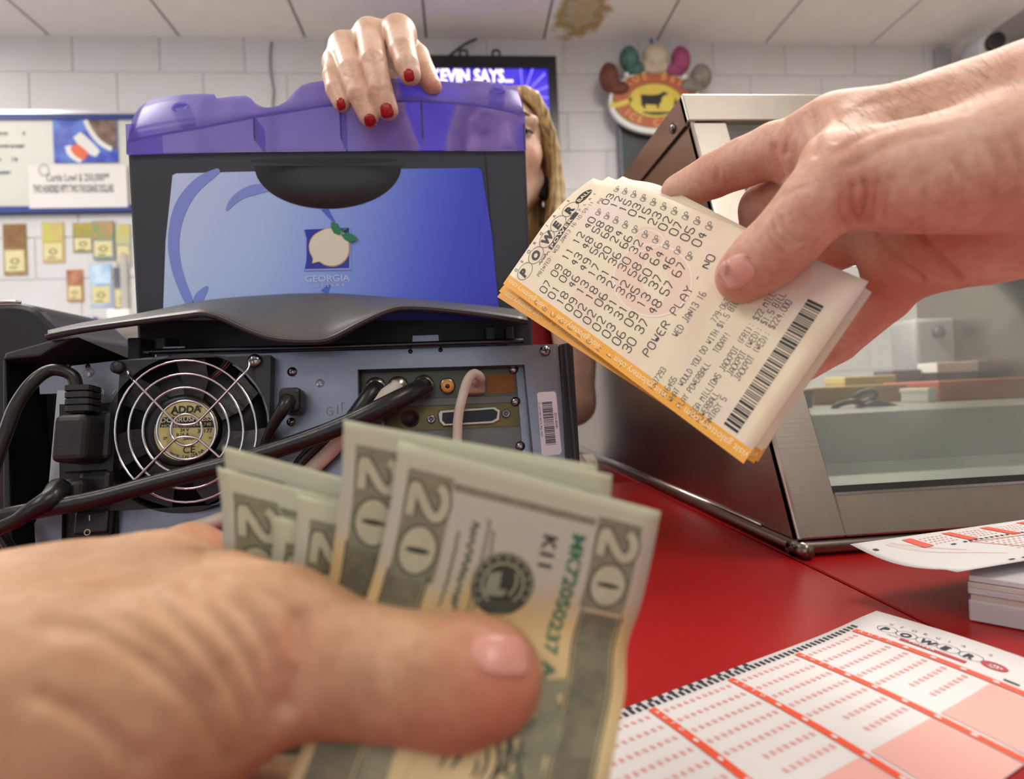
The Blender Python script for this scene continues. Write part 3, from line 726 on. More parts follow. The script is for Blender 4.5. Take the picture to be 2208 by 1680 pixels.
p = Print(); a = BLc(202, 852); p.text('3A', a[0], a[1], 12*KP, 8*KP, None, .0004); a = BLc(243, 850); p.line([a, (a[0]+.002, a[1]+.003)], .0004)
p.lay('stamped_text', bmap(.0003), mat('stamp_light', '#b9bfc6', .5), lt, True)
p = Print(); a = BLc(705, 895); p.text('G', a[0], a[1], 16*KP, 12*KP, None, .0003); p.line([BLc(728, 892), BLc(728, 872)], .0003); p.line([BLc(738, 888), BLc(737, 868), BLc(745, 868)], .0003)
p.lay('pencil_marks', bmap(.0003), mat('pencil_grey', '#6b6a70', .6), lt, True)
# rod and lid
tube('hinge_rod', [BP(325, 762, .004), BP(345, 758, .004), BP(720, 748, .004), BP(1128, 735, .004)], .0018, mat('dark_rod', '#3c3b40', .25, .9), lt)
for x0, x1 in ((290, 318), (350, 372), (1045, 1065), (1088, 1105)): box('lid_post', (PY(x0, 720, .42)[0], .41, zt-.006), (PY(x1, 720, .42)[0], .43, zt+.012), M_dk, lt, .001, 1)
LF = [(103, 722), (180, 707), (300, 690), (400, 677), (440, 673), (480, 683), (530, 706), (580, 724), (630, 731), (690, 731), (725, 721), (780, 692), (840, 666), (880, 660), (950, 664), (1050, 676), (1137, 690)]
LR = [717, 700, 680, 659, 652, 646, 641, 637, 634, 633, 634, 638, 644, 648, 654, 663, 673]
NF = catmull([A(x, y, r_) for (x, y), r_ in zip(LF, LR)], 4)
rows = []
YF, YR = .366, .447
for k in range(9):
    s = k/8; rw = []
    for x, y, yr in NF:
        a = PY(x, y, YF); b = PY(x*.93+1104*.07 if False else x, yr, YR); e = s*s*(3-2*s) if y > yr+30 else s
        q = a+(b-a)*s; q[2] = a[2]+(b[2]-a[2])*(1-(1-s)**1.6); rw.append(q)
    rows.append(rw)
T = np.array(rows); nr, nc = T.shape[:2]
V = list(T.reshape(-1, 3))+list((T-A(0, 0, .0028)).reshape(-1, 3)); K = nr*nc; Fc = []
for i in range(nr-1):
    for j in range(nc-1):
        a = i*nc+j; Fc += [(a, a+1, a+nc+1, a+nc), (K+a, K+a+nc, K+a+nc+1, K+a+1)]
rim = [(0, j) for j in range(nc)]+[(i, nc-1) for i in range(1, nr)]+[(nr-1, j) for j in range(nc-2, -1, -1)]+[(i, 0) for i in range(nr-2, 0, -1)]
for x, y in zip(rim, rim[1:]+rim[:1]): a, b = x[0]*nc+x[1], y[0]*nc+y[1]; Fc.append((a, K+a, K+b, b))
lid = mesh('lid', V, Fc, M_lid, lt, True)
tube('lid_lip', [q-A(0, .0006, .0016) for q in rows[0]], .0019, mat('lip_black', '#27272b', .3), lid, 8, 1, False)
tube('lip_bead', [q-A(0, .0022, .0006) for q in rows[0]], .0006, mat('lip_bead_grey', '#5c5a58', .25), lid, 6, 1, False)

# ---- cooling fan
fan = empty('cooling_fan', BP(401, 929), None); fan.parent = lt; fan.matrix_parent_inverse = Matrix.Translation(-Vector(lt.location))
def fpt(px, py, h): return BP(px, py, h)
fc_, fr_ = BLc(402, 930, .009), None
n = 48; ro = 158*KP
sx0, sy1 = BLc(249, 930, .009)[0], BLc(410, 772, .009)[1]; sx1, sy0 = BLc(580, 930, .009)[0], BLc(410, 1092, .009)[1]
V = []; Fc = []
for lv, h in enumerate((.009, -.006)):
    for i in range(n):
        t = 2*math.pi*i/n; c, s = math.cos(t), math.sin(t); V.append(bmap(h)(fc_[0]+ro*c, fc_[1]+ro*s))
    for i in range(n):
        t = 2*math.pi*i/n; c, s = math.cos(t), math.sin(t); k = 1/max(abs(c), abs(s)); V.append(bmap(h)((sx0+sx1)/2+(sx1-sx0)/2*c*k, (sy0+sy1)/2+(sy1-sy0)/2*s*k))
for i in range(n):
    j = (i+1) % n
    Fc += [(i, n+i, n+j, j), (2*n+i, 2*n+j, 3*n+j, 3*n+i), (i, j, 2*n+j, 2*n+i), (n+i, 3*n+i, 3*n+j, n+j)]
mesh('fan_frame', V, Fc, M_rub, fan)
blathe('fan_shroud', 402, 930, .0002, [(ro, 0), (ro, .0005), (.001, .0006)], M_dk2, fan, 32)
for i in range(7):
    t = 2*math.pi*i/7+.3
    pts = [(fc_[0]+r_*math.cos(t+a_), fc_[1]+r_*math.sin(t+a_)) for r_, a_ in ((66*KP, 0), (110*KP, .06), (150*KP, .2), (150*KP, .62), (110*KP, .58), (66*KP, .6))]
    hs = (.0062, .0062, .0065, .0025, .0025, .0028)
    mesh('fan_blade', [bmap(h)(x, y) for (x, y), h in zip(pts, hs)]+[bmap(h-.001)(x, y) for (x, y), h in zip(pts, hs)], [(0, 1, 4, 5), (1, 2, 3, 4), (6, 11, 10, 7), (7, 10, 9, 8)]+[(k, 6+k, 6+(k+1) % 6, (k+1) % 6) for k in range(6)], M_rub, fan)
blathe('fan_hub', 402, 930, -.0005, [(72*KP, 0), (72*KP, .006), (66*KP, .0075), (60*KP, .0078)], M_dk2, fan, 32)
lb = blathe('hub_label', 402, 928, .0073, [(60*KP, 0), (60*KP, .0004)], mat('label_cream', '#c9be7e', .5, noise=(60, .3, '#bdb06c')), fan, 32, False)
c_ = BLc(402, 928, .0079); pr_ = Print(); bb = Print(); wt = Print()
def lp(px, py): return BLc(px, py, .0079)
bb.poly([lp(*q) for q in ((349, 900), (456, 900), (462, 922), (344, 922))])
a = lp(401, 890); pr_.font('ADDA', a[0], a[1], .0062, bold=.04, align='CENTER', sx=1.0)
pr_.line([lp(420, 877), lp(438, 876), lp(430, 884)], [.0002, .0008, .0004]); pr_.line([lp(370, 888), lp(374, 895), lp(388, 896)], [.0002, .0008, .0003])
for t, px, py, h in (('24 V', 388, 931, .0028), ('0.16 A', 380, 941, .0028), ('30177', 425, 934, .0036), ('ZP', 351, 948, .0022), ('3A-07', 395, 949, .0028), ('H', 450, 947, .0022)): a = lp(px, py); pr_.font(t, a[0], a[1], h, bold=.02)
a = lp(407, 977); pr_.font('CE', a[0], a[1], .0062, align='CENTER', bold=.01)
for i, ch in enumerate('MADE IN CHINA'): t = math.radians(-125+5.8*i); pr_.font(ch, c_[0]+55*KP*math.cos(t), c_[1]+55*KP*math.sin(t), .0026, right=(-math.sin(t), math.cos(t)), up=(-math.cos(t), -math.sin(t)), bold=.02)
a = lp(402, 909); wt.font('DC BRUSHLESS', a[0], a[1], .0042, bold=.02, align='CENTER', sx=1.1); a = lp(402, 920); wt.font('MODEL AD0924-A740', a[0], a[1], .0027, align='CENTER', sx=1.15)
bb.lay('label_band', bmap(.00775), mat('label_black', '#25241e', .5), lb); pr_.lay('label_print', bmap(.0079), mat('label_ink', '#2e2c20', .5), lb, True); wt.lay('label_white_print', bmap(.0080), mat('label_white', '#cfcbb0', .5), lb, True)
M_chrome = mat('chrome_wire', '#d6d6dc', .12, 1)
GH = .0135
for r_, cx, cy in ((153, 400.5, 930), (124, 401, 930), (93.5, 401, 929), (63.5, 401.5, 927.5), (34, 402, 927)):
    tube('grille_ring', [BP(cx+r_*math.cos(t), cy+r_*math.sin(t), GH) for t in np.linspace(0, 2*math.pi, 48, endpoint=False)], .00085, M_chrome, fan, 8, 1, False, True)
tube('grille_spoke', [BP(275, 800, .010), BP(279, 808, .010), BP(288, 820, .0135), BP(294, 826, GH+.0012), BP(340, 873, GH+.0012), BP(375, 909, GH+.0012), BP(387, 915, GH+.0012), BP(402, 916, GH+.0012), BP(418, 914, GH+.0012), BP(430, 906, GH+.0012), BP(470, 865, GH+.0012), BP(510, 822, GH+.0012), BP(530, 802, .0135), BP(537, 790, .012), BP(538, 780, .011)], .00085, M_chrome, fan, 8, 4)
tube('grille_spoke', [BP(268, 1058, .010), BP(290, 1036, GH+.0012), BP(340, 985, GH+.0012), BP(376, 949, GH+.0012), BP(390, 943, GH+.0012), BP(404, 942, GH+.0012), BP(424, 945, GH+.0012), BP(440, 957, GH+.0012), BP(472, 985, GH+.0012), BP(530, 1040, GH+.0012), BP(552, 1062, .010)], .00085, M_chrome, fan, 8, 4)
def screw(px, py, h, r_, parent=None):
    s = blathe('screw', px, py, h, [(r_*KP, 0), (r_*KP, .0006), (r_*KP*.8, .0018), (r_*KP*.3, .0024)], M_scr, parent or lt, 18)
    a = BLc(px, py, h); w = r_*KP*.55
    for dx, dy in ((1, .25), (-.25, 1)):
        q = Print(); q.line([(a[0]-w*dx, a[1]-w*dy), (a[0]+w*dx, a[1]+w*dy)], .0006); q.lay('screw_slot', bmap(h+.00245), M_dk2, s)
screw(549, 778, .010, 14, fan); blathe('corner_boss', 262, 795, .006, [(13*KP, 0), (13*KP, .005), (10*KP, .006)], M_rub, fan)
screw(630, 802, 0, 10); screw(628, 910, 0, 9); screw(1175, 757, 0, 12)
for i, (x, c) in enumerate(((495, '#7c3a20'), (488, '#2a2a2a'), (502, '#332a24'))): tube('fan_lead', [BP(x, 776, .002), BP(x-20, 800, .001), BP(x-60, 835, 0)], .0007, mat('lead_%d' % i, c, .5), fan, 6, 3)

# ---- power inlet panel, switch, bracket
bpoly('inlet_panel', [(128, 872), (250, 868), (252, 1205), (128, 1205)], 0, .002, M_rub)
sw = bbox('rocker_switch', 152, 1086, 240, 1158, .002, .006, M_dk2, None, .001, 1)
bbox('rocker', 158, 1102, 232, 1152, .006, .0085, mat('rocker_black', '#202125', .3), sw, .0015, 2)
p = Print(); p.line([BLc(192, 1111, .009), BLc(192, 1123, .009)], .0006); a = BLc(187, 1148, .009); p.disc(a[0], a[1], 6*KP, 6*KP, 20, .68); p.lay('switch_marks', bmap(.0086), mat('mark_white', '#c9cbc0', .5), sw, True)
bpoly('metal_bracket', [(78, 1205), (74, 1130), (84, 1110), (106, 1098), (134, 1092), (132, 1205)], .003, .005, M_zinc)
bbox('plate_edge_strip', 112, 842, 134, 1092, .0005, .0015, mat('strip_bright', '#b9bcc2', .3, .8), None)
bbox('inner_rib', 22, 1045, 30, 1110, -.01, -.004, M_dk, None, .001, 1)

# ---- expansion bay
bpoly('bay_back', [(771, 797), (1131, 786), (1150, 990), (776, 1000)], -.0130, -.0118, M_zinc2)
for nm, pts in (('bay_wall', [(765, 797), (773, 797), (778, 1002), (770, 1002)]), ('bay_wall', [(1131, 782), (1137, 782), (1158, 1000), (1150, 1000)]), ('bay_wall', [(765, 792), (1137, 781), (1137, 787), (765, 798)])): bpoly(nm, pts, -.0118, -.0012, M_zinc2)
bay_h = -.0112
bpoly('slot_cover', [(790, 812), (1112, 800), (1114, 852), (790, 862)], -.0118, -.0110, mat('slot_steel_grey', '#55544e', .35, .9))
bpoly('slot_cover', [(785, 882), (1118, 870), (1122, 918), (790, 934)], -.0118, -.0108, mat('slot_brass', '#6a5f3e', .35, .9, noise=(60, .6, '#4e4238')))
bpoly('slot_cover', [(790, 866), (1114, 853), (1116, 867), (790, 880)], -.0118, -.0104, M_zinc2)
bpoly('slot_cover', [(785, 938), (1122, 922), (1130, 985), (790, 998)], -.0118, -.0106, M_zinc2)
bpoly('copper_bracket', [(1048, 808), (1108, 806), (1110, 846), (1050, 850)], -.0110, -.0104, mat('copper_plate', '#7c4e2c', .4, .8))
bpoly('slot_rail', [(1112, 790), (1128, 790), (1146, 985), (1128, 985)], -.0110, -.009, M_zinc)
for py, px in ((796, 1108), (866, 1112), (962, 1122)): blathe('slot_screw', px, py, -.0095, [(.0034, 0), (.0032, .001), (.001, .0018)], M_scr, None, 12)
bnc = []
for px, py in ((813, 838), (860, 836), (915, 833)):
    blathe('coax_socket', px, py, -.011, [(.0068, 0), (.0068, .006), (.0062, .0065), (.0062, .0085), (.0050, .0090)], mat('nickel', '#a49f8e', .25, 1), None, 24)
s = blathe('video_socket', 965, 833, -.011, [(.0052, 0), (.0052, .004), (.0046, .006), (.0030, .006)], mat('nickel_dull', '#8d8878', .3, 1), None, 24)
blathe('socket_insert', 965, 833, -.0048, [(.0044, 0), (.0044, .0006), (.0016, .0007)], mat('socket_orange', '#c98a38', .4), s, 20); blathe('socket_hole', 965, 833, -.0040, [(.0016, 0), (.0015, .0003)], M_dk2, s, 12)
for px, py, rr in ((885, 903, 19), (822, 910, 16)):
    s = blathe('round_port', px, py, -.0108, [(rr*KP, 0), (rr*KP, .002), (rr*KP*.85, .002), (rr*KP*.8, .0005)], mat('port_black', '#2a2628', .4), None, 24)
dp_ = [(948, 884), (1066, 876), (1080, 884), (1078, 906), (1062, 914), (956, 920), (946, 910), (943, 892)]
dv = bpoly('parallel_port', dp_, -.0108, -.0085, mat('port_shell', '#a59e92', .25, 1), None, .0008)
bpoly('port_face', [(954, 890), (1064, 882), (1073, 888), (1071, 902), (1060, 908), (960, 914), (953, 906)], -.0085, -.0080, M_dk2, dv)
for px, py in ((930, 905), (1091, 893)): blathe('port_post', px, py, -.0108, [(.0030, 0), (.0028, .003), (.0014, .003), (.0012, .001)], M_scr, None, 14)

# ---- barcode label
lbp = [(1158, 849), (1162, 846), (1195, 844), (1199, 848), (1211, 974), (1207, 980), (1173, 983), (1168, 979)]
bl = bpoly('barcode_label', lbp, 0, .0004, mat('label_lilac_white', '#d6d2dc', .45))
p = Print(); random.seed(7); a0, a1, b0, b1 = A(*BLc(1168, 868)), A(*BLc(1190, 866)), A(*BLc(1177, 963)), A(*BLc(1199, 961)); t = 0
while t < .985:
    w = random.choice((.008, .008, .014, .022)); P_ = lambda u, v: tuple((a0*(1-u)+a1*u)*(1-v)+(b0*(1-u)+b1*u)*v)
    p.poly([P_(0, t), P_(1, t), P_(1, min(1, t+w)), P_(0, min(1, t+w))]); t += w+random.choice((.008, .012, .018))
dn = nrm(b0-a0); sd = A(-dn[1], dn[0])
p.font('5010180081', *(A(*BLc(1195, 890))), .0022, right=tuple(dn), up=tuple(sd)); p.font('SY LOTTERY BACK PNL ASSY', *(A(*BLc(1160, 868))), .0018, right=tuple(dn), up=tuple(sd))
p.lay('barcode', bmap(.0005), mat('barcode_black', '#1c1b20', .5), bl, True)

# ---- display head
DY = .45
def dpoly(name, pts, y0, y1, m, parent=None, bev=0):
    """pixel outline on plane y0, extruded back to y1"""
    return prism(name, [(PY(x, y, y0)[0], PY(x, y, y0)[2]) for x, y in pts], ((0, y1, 0), (1, 0, 0), (0, 0, 1)), y1-y0, m, parent if parent is not None else lt, bev)
def dmap(y): return lambda x, z: A(x, y, z)
def DL(px, py, y=DY): q = PY(px, py, y); return (q[0], q[2])
dpoly('display_housing', [(274, 331), (500, 325), (700, 323), (900, 322), (1134, 323), (1150, 760), (296, 760)], DY, DY+.06, M_dk, None, .0025)
dpoly('display_core', [(290, 345), (1120, 338), (1130, 760), (300, 760)], DY+.05, DY+.085, M_dk2)
box('display_neck', (-.16, DY+.02, .0), (-.02, DY+.075, .22), M_dk2, lt, .004)
dpoly('bezel_seam', [(1045, 328), (1047, 328), (1078, 700), (1076, 700)], DY-.0006, DY+.001, M_dk2)
def panel_mat():
    m = mat('display_blue_print', '#8fa8dd', .32); nt = m.node_tree; b = nt.nodes['Principled BSDF']
    tc = nt.nodes.new('ShaderNodeTexCoord'); sp = nt.nodes.new('ShaderNodeSeparateXYZ'); nt.links.new(tc.outputs['Object'], sp.inputs[0])
    x0, x1 = DL(355, 520)[0], DL(1070, 520)[0]
    ad = nt.nodes.new('ShaderNodeMath'); ad.operation = 'MULTIPLY_ADD'; ad.inputs[1].default_value = .55; nt.links.new(sp.outputs['Z'], ad.inputs[0]); nt.links.new(sp.outputs['X'], ad.inputs[2])
    mr = nt.nodes.new('ShaderNodeMapRange'); z_ = DL(700, 520)[1]*.55; mr.inputs[1].default_value = x0+z_; mr.inputs[2].default_value = x1+z_
    ad.inputs[1].default_value = -.25; z_ = -DL(700, 520)[1]*.25; mr.inputs[1].default_value = x0+z_; mr.inputs[2].default_value = x1+z_
    nt.links.new(ad.outputs[0], mr.inputs[0])
    rp = nt.nodes.new('ShaderNodeValToRGB'); e = rp.color_ramp.elements; e[0].color = lin('#bccff2'); e[1].color = lin('#3a3ac6'); e[1].position = 1
    for p_, c in ((.3, '#a6bdf0'), (.55, '#7f98e6'), (.75, '#5568da'), (.88, '#404ccc')): q = e.new(p_); q.color = lin(c)
    nt.links.new(mr.outputs[0], rp.inputs['Fac']); nt.links.new(rp.outputs['Color'], b.inputs['Base Color']); return m
dpoly('blue_panel', [(372, 378), (380, 374), (700, 366), (1030, 362), (1038, 367), (1060, 500), (1078, 690), (351, 690), (357, 520)], DY-.0014, DY, panel_mat())
# swirls of the printed design
M_sw = mat('swirl_lilac', '#7f8fdc', .35)
KD = DY/FPX
for pts, ww in (([(475, 368), (425, 398), (388, 450), (374, 520), (382, 580), (400, 630), (420, 672)], [6, 22, 26, 22, 20, 18, 6]), ([(450, 618), (432, 640), (418, 672)], [2, 20, 8]), ([(490, 456), (505, 432), (540, 411), (592, 405)], [2, 14, 22, 10])):
    p = Print(); p.line([DL(*q) for q in pts], [w*KD for w in ww], 3); p.lay('printed_swirl', dmap(DY-.0017), M_sw, lt)
p = Print(); p.line([DL(700, 450), DL(722, 480)], [14*KD, 5*KD]); p.line([DL(712, 615), DL(700, 632)], [6*KD, 16*KD]); p.lay('printed_stem', dmap(DY-.0017), mat('stem_blue', '#4a63c8', .35), lt, True)
# emblem
em = dpoly('emblem_square', [(653, 495), (700, 492), (757, 490), (757, 582), (655, 584), (660, 560), (660, 515)], DY-.0020, DY-.0014, mat('emblem_edge', '#8f9be0', .35))
p = Print(); p.poly([DL(*q) for q in ((658, 497), (754, 493), (754, 579), (659, 581), (663, 560), (663, 515))]); p.lay('emblem_field', dmap(DY-.0022), mat('emblem_blue', '#2030a0', .35), em)
pe = [(692, 500), (708, 494), (728, 494), (745, 505), (754, 522), (755, 545), (748, 562), (735, 573), (717, 577), (700, 573), (690, 567), (675, 570), (676, 560), (669, 545), (668, 528), (676, 511)]
pc = Print(); pc.poly([DL(*q) for q in catmull([A(*q) for q in pe], 3, True)]); pc.lay('peach', dmap(DY-.0025), mat('peach_rim', '#d9a878', .4), em)
pc = Print(); cx, cy = 712, 536; pc.poly([DL(cx+(q[0]-cx)*.95, cy+(q[1]-cy)*.95) for q in catmull([A(*q) for q in pe], 3, True)]); pc.lay('peach_face', dmap(DY-.0028), mat('peach_cream', '#ddd6c4', .4), em)
for pts in ([(716, 481), (730, 485), (738, 500), (735, 510), (722, 505), (716, 494)], [(737, 508), (752, 504), (766, 510), (774, 518), (760, 524), (746, 520)], [(736, 508), (740, 498), (750, 492), (751, 496), (742, 502)]):
    p = Print(); p.poly([DL(*q) for q in pts]); p.lay('leaf', dmap(DY-.0032), mat('leaf_green', '#1f7a52', .4), em)
p = Print(); a = DL(707, 608); p.font('GEORGIA', a[0], a[1], 19*KD, bold=.015, align='CENTER', sx=1.12); a = DL(707, 620); p.font('LOTTERY', a[0], a[1], 10*KD, align='CENTER', sx=1.4, space=1.35); p.line([DL(657, 611), DL(757, 609)], .0003)
p.lay('emblem_lettering', dmap(DY-.0018), mat('lettering_silver', '#b9c4e8', .35), em, True)
# handle pocket
V = []; Fc = []; nu, nv2 = 24, 10
for i in range(nu+1):
    for j in range(nv2+1):
        t = math.pi*i/nu; r_ = j/nv2; px, py = 707-158*r_*math.cos(t), 358+92*r_*math.sin(t)
        h = .0018+.0085*(1-r_**2.2)
        V.append(PY(px, py, DY-h))
for i in range(nu):
    for j in range(nv2): a = i*(nv2+1)+j; Fc.append((a, a+1, a+nv2+2, a+nv2+1))
hp = mesh('handle_pocket', V, Fc, mat('pocket_black', '#26272b', .33), lt, True)
p = Print(); p.line([DL(552, 360), DL(620, 360), DL(700, 361), DL(790, 359), DL(862, 358)], [.001, .004, .006, .004, .001], 2); p.lay('pocket_shadow', dmap(DY-.0112), M_dk2, hp)  # black sliver painted as the shadow under the housing lip

# ---- translucent purple visor
def purple():
    m = bpy.data.materials.new('purple_translucent_plastic'); m.use_nodes = True; nt = m.node_tree; b = nt.nodes['Principled BSDF']; L = nt.links.new
    b.inputs['Base Color'].default_value = lin('#8577cc'); b.inputs['Roughness'].default_value = .3
    tl = nt.nodes.new('ShaderNodeBsdfTranslucent'); tl.inputs['Color'].default_value = lin('#c0b6f2')
    tr = nt.nodes.new('ShaderNodeBsdfRefraction'); tr.inputs['Color'].default_value = lin('#d9d3fb'); tr.inputs['IOR'].default_value = 1.02; tr.inputs['Roughness'].default_value = .45
    m1 = nt.nodes.new('ShaderNodeMixShader'); m1.inputs[0].default_value = .42; m2 = nt.nodes.new('ShaderNodeMixShader'); m2.inputs[0].default_value = .55; out = nt.nodes['Material Output']
    L(b.outputs[0], m1.inputs[1]); L(tl.outputs[0], m1.inputs[2]); L(m1.outputs[0], m2.inputs[1]); L(tr.outputs[0], m2.inputs[2]); L(m2.outputs[0], out.inputs[0]); return m
M_pur = purple()
top = [(300, 232), (318, 218), (350, 209), (390, 204), (440, 202), (462, 203), (467, 212), (500, 208), (530, 206), (541, 212), (552, 224), (568, 231), (585, 233), (605, 229), (622, 217), (636, 196), (650, 184), (668, 178), (700, 173), (760, 170), (830, 169), (905, 171), (955, 175), (1003, 180), (1009, 173), (1040, 175), (1075, 180), (1114, 189), (1121, 205)]
bend_x = [272, 292, 350, 417, 546, 640, 700, 800, 908, 1010, 1075, 1132]; bend_y = [304, 298, 286, 275, 250, 235, 225, 216, 215, 222, 232, 246]
vs = empty('visor', PY(700, 323, DY), None); vs.parent = lt; vs.matrix_parent_inverse = Matrix.Translation(-Vector(lt.location))
low = [(272, 332), (272, 304)]+[(x, y) for x, y in zip(bend_x[1:], bend_y[1:])]+[(1134, 323), (900, 322), (700, 323), (500, 325)]
dpoly('visor_front', low, DY-.003, DY-.001, M_pur, vs)
V = []; Fc = []; 
for x, y in top:
    bx = np.interp(x, (300, 1121), (276, 1130)); by = np.interp(bx, bend_x, bend_y)
    for k in range(5):
        s = k/4; q = PY(bx, by, DY-.003)*(1-s)+PY(x, y, DY+.030)*s; V.append(q+A(0, -.0025*math.sin(math.pi*s), .001*math.sin(math.pi*s)))
nt_ = len(top)
V2 = [v+A(0, .0016, -.0012) for v in V]; K = len(V); V += V2
for i in range(nt_-1):
    for k in range(4): a = i*5+k; Fc += [(a, a+5, a+6, a+1), (K+a, K+a+1, K+a+6, K+a+5)]
rim = [i*5 for i in range(nt_)]+[(nt_-1)*5+k for k in range(1, 5)]+[i*5+4 for i in range(nt_-2, -1, -1)]+[k for k in (3, 2, 1)]
for a, b in zip(rim, rim[1:]+rim[:1]): Fc.append((a, K+a, K+b, b))
mesh('visor_top', V, Fc, M_pur, vs, True)
for px, py0, py1 in ((548, 250, 302), (733, 215, 302), (908, 214, 300)):
    a, b = PY(px, py0, DY), PY(px, py1, DY); box('visor_rib', (a[0]-.0007, DY-.001, b[2]), (a[0]+.0007, DY+.022, a[2]-.001), M_pur, vs)
for px, py in ((390, 234), (1072, 195)):
    a = PY(px, py, DY+.014); lathe('visor_boss', a, (0, -1, .55), [(.0065, -.012), (.0068, .0), (.0062, .002), (.0050, .002), (.0046, -.004)], M_pur, vs, 20, True)
x0, x1 = PY(274, 320, DY)[0], PY(1133, 320, DY)[0]
for x in (x0, x1-.0016): prism('visor_side', [(DY-.001, DL(700, 326)[1]), (DY-.001, DL(700, 268)[1]), (DY+.028, DL(700, 228)[1]), (DY+.05, DL(700, 228)[1]), (DY+.05, DL(700, 326)[1])], ((x, 0, 0), (0, 1, 0), (0, 0, 1)), .0016, M_pur, vs)

# ---- the domed device beside the terminal
dm = empty('domed_device', (-.42, .56, 0), 'black plastic device with a domed top beside the lottery terminal', 'device')
prf = [PY(x, y, .52) for x, y in [(-330, 800), (-250, 720), (-160, 672), (-60, 657), (0, 653), (42, 653), (78, 664), (104, 688), (132, 712), (158, 730), (170, 760)]]
xs = [(q[0], q[2]) for q in catmull(prf, 3)]
poly_ = [(xs[0][0], .012)]+xs+[(xs[-1][0], .012)]
prism('device_shell', poly_, ((0, .62, 0), (1, 0, 0), (0, 0, 1)), .10, mat('device_black', '#26272a', .38), dm, .005, False)
box('device_base', (xs[0][0]+.01, .515, 0), (xs[-1][0]-.01, .615, .012), M_dk2, dm, .002)
tube('device_highlight', [A(x, .521, z+.0005) for x, z in xs[2:16]], .0016, mat('highlight_silver', '#a8a6a2', .25, .8), dm, 6, 1, False)  # bright tube put in as the highlight along the dome's rim

# ================================================================== plugs and cables
M_cbl = mat('cable_black', '#1b1b1c', .32, noise=(50, .4, '#2a2724'), bump=(200, .1)); M_cblw = mat('cable_white', '#c9bfb2', .45, noise=(70, .5, '#b09c8c'))
pc1 = empty('power_cord', BP(165, 940), 'black power cord with a ribbed plug in the upper inlet', 'power cord')
bbox('plug_rear', 176, 886, 236, 992, .002, .013, M_rub, pc1, .003, 2)
bbox('plug_body', 108, 892, 182, 996, .004, .030, M_rub, pc1, .004, 3)
bbox('plug_shelf', 135, 992, 236, 1018, .002, .008, M_rub, pc1, .001, 1)
for i in range(4): bbox('strain_ring', 134, 830+i*15, 192, 840+i*15, .010, .024, M_rub, pc1, .003, 2)
bbox('strain_core', 142, 832, 186, 893, .012, .021, M_rub, pc1, .003, 2)
tube('cord', [BP(165, 834, .017), BP(158, 812, .018), BP(135, 800, .020), BP(105, 800, .022), BP(70, 825, .026), BP(35, 875, .028), BP(12, 935, .030), BP(-15, 1010, .03), BP(-40, 1100, .03)], .0036, M_cbl, pc1, 12, 6)
pc2 = empty('power_cord', BP(165, 1050), 'black power cord with an angled plug in the lower inlet', 'power cord')
bbox('plug_rear', 165, 1016, 236, 1068, .002, .013, M_rub, pc2, .003, 2)
bbox('plug_body', 94, 1032, 175, 1086, .004, .026, M_rub, pc2, .004, 3)
tube('cord', [BP(128, 1052, .026), BP(110, 1075, .036), BP(70, 1100, .04), BP(20, 1130, .04), BP(-60, 1160, .04)], [.006, .0055, .004, .004], M_cbl, pc2, 12, 6)
def coax(lab, px, py, pts, r_, m):
    t = empty('coaxial_cable', BP(px, py), lab, 'cable')
    blathe('connector_ring', px, py, -.003, [(.0062, 0), (.0066, .001), (.0066, .006), (.0058, .008)], mat('ring_nickel', '#9d988a', .22, 1), t, 24)
    tube('cable_jacket', pts, r_, m, t, 14, 6); return t
coax('thick black coaxial cable running across the fan from the third socket', 915, 833, [BP(914, 834, .004), BP(900, 842, .012), BP(870, 856, .02), BP(820, 880, .024), BP(760, 908, .024), BP(690, 937, .024), BP(600, 968, .024), BP(480, 1004, .026), BP(350, 1038, .028), BP(200, 1077, .032), BP(60, 1104, .034), BP(-70, 1130, .034)], [.0062, .0060, .0056, .0053, .005, .0048], M_cbl)
coax('black coaxial cable bending down from the first socket', 813, 838, [BP(813, 839, .004), BP(800, 852, .010), BP(775, 885, .012), BP(745, 918, .011), BP(690, 955, .010), BP(640, 1010, .010), BP(600, 1080, .010)], [.006, .0058, .005, .0042, .0036], M_cbl)
coax('off-white coaxial cable sloping down from the middle socket', 860, 836, [BP(859, 838, .004), BP(840, 850, .008), BP(800, 880, .0095), BP(750, 930, .0100), BP(700, 985, .010), BP(640, 1035, .010), BP(540, 1095, .011), BP(430, 1135, .012), BP(330, 1160, .012)], [.0058, .0055, .0048, .0046, .0046], M_cblw)
nc_ = empty('network_cable', BP(1020, 830), 'off-white network cable looping down from the card slot', 'cable')
bbox('cable_plug', 1006, 808, 1046, 848, -.0110, -.002, mat('clear_plug', '#c9a894', .25, trans=.4), nc_, .0015, 2)
tube('cord', [BP(1028, 826, -.002), BP(1036, 815, .010), BP(1022, 806, .016), BP(1008, 822, .018), BP(996, 860, .018), BP(988, 900, .018), BP(986, 945, .018), BP(984, 1050, .018)], .0031, M_cblw, nc_, 12, 6)
dc = empty('adapter_lead', BP(618, 862), 'small black adapter lead plugged beside the fan', 'cable')
bbox('plug_body', 598, 834, 646, 888, 0, .016, M_rub, dc, .003, 2)
tube('cord', [BP(622, 862, .016), BP(612, 880, .020), BP(590, 915, .016), BP(570, 960, .010), BP(555, 1010, .009), BP(545, 1080, .008)], [.005, .0035, .0024, .0022], M_cbl, dc, 10, 6)
ll = tag(tube('loose_lead', [BP(-40, 1120, .018), BP(0, 1150, .02), BP(25, 1185, .02), BP(60, 1225, .02), BP(120, 1280, .02)], .003, M_cbl), 'thin black lead drooping below the power cords', 'cable')
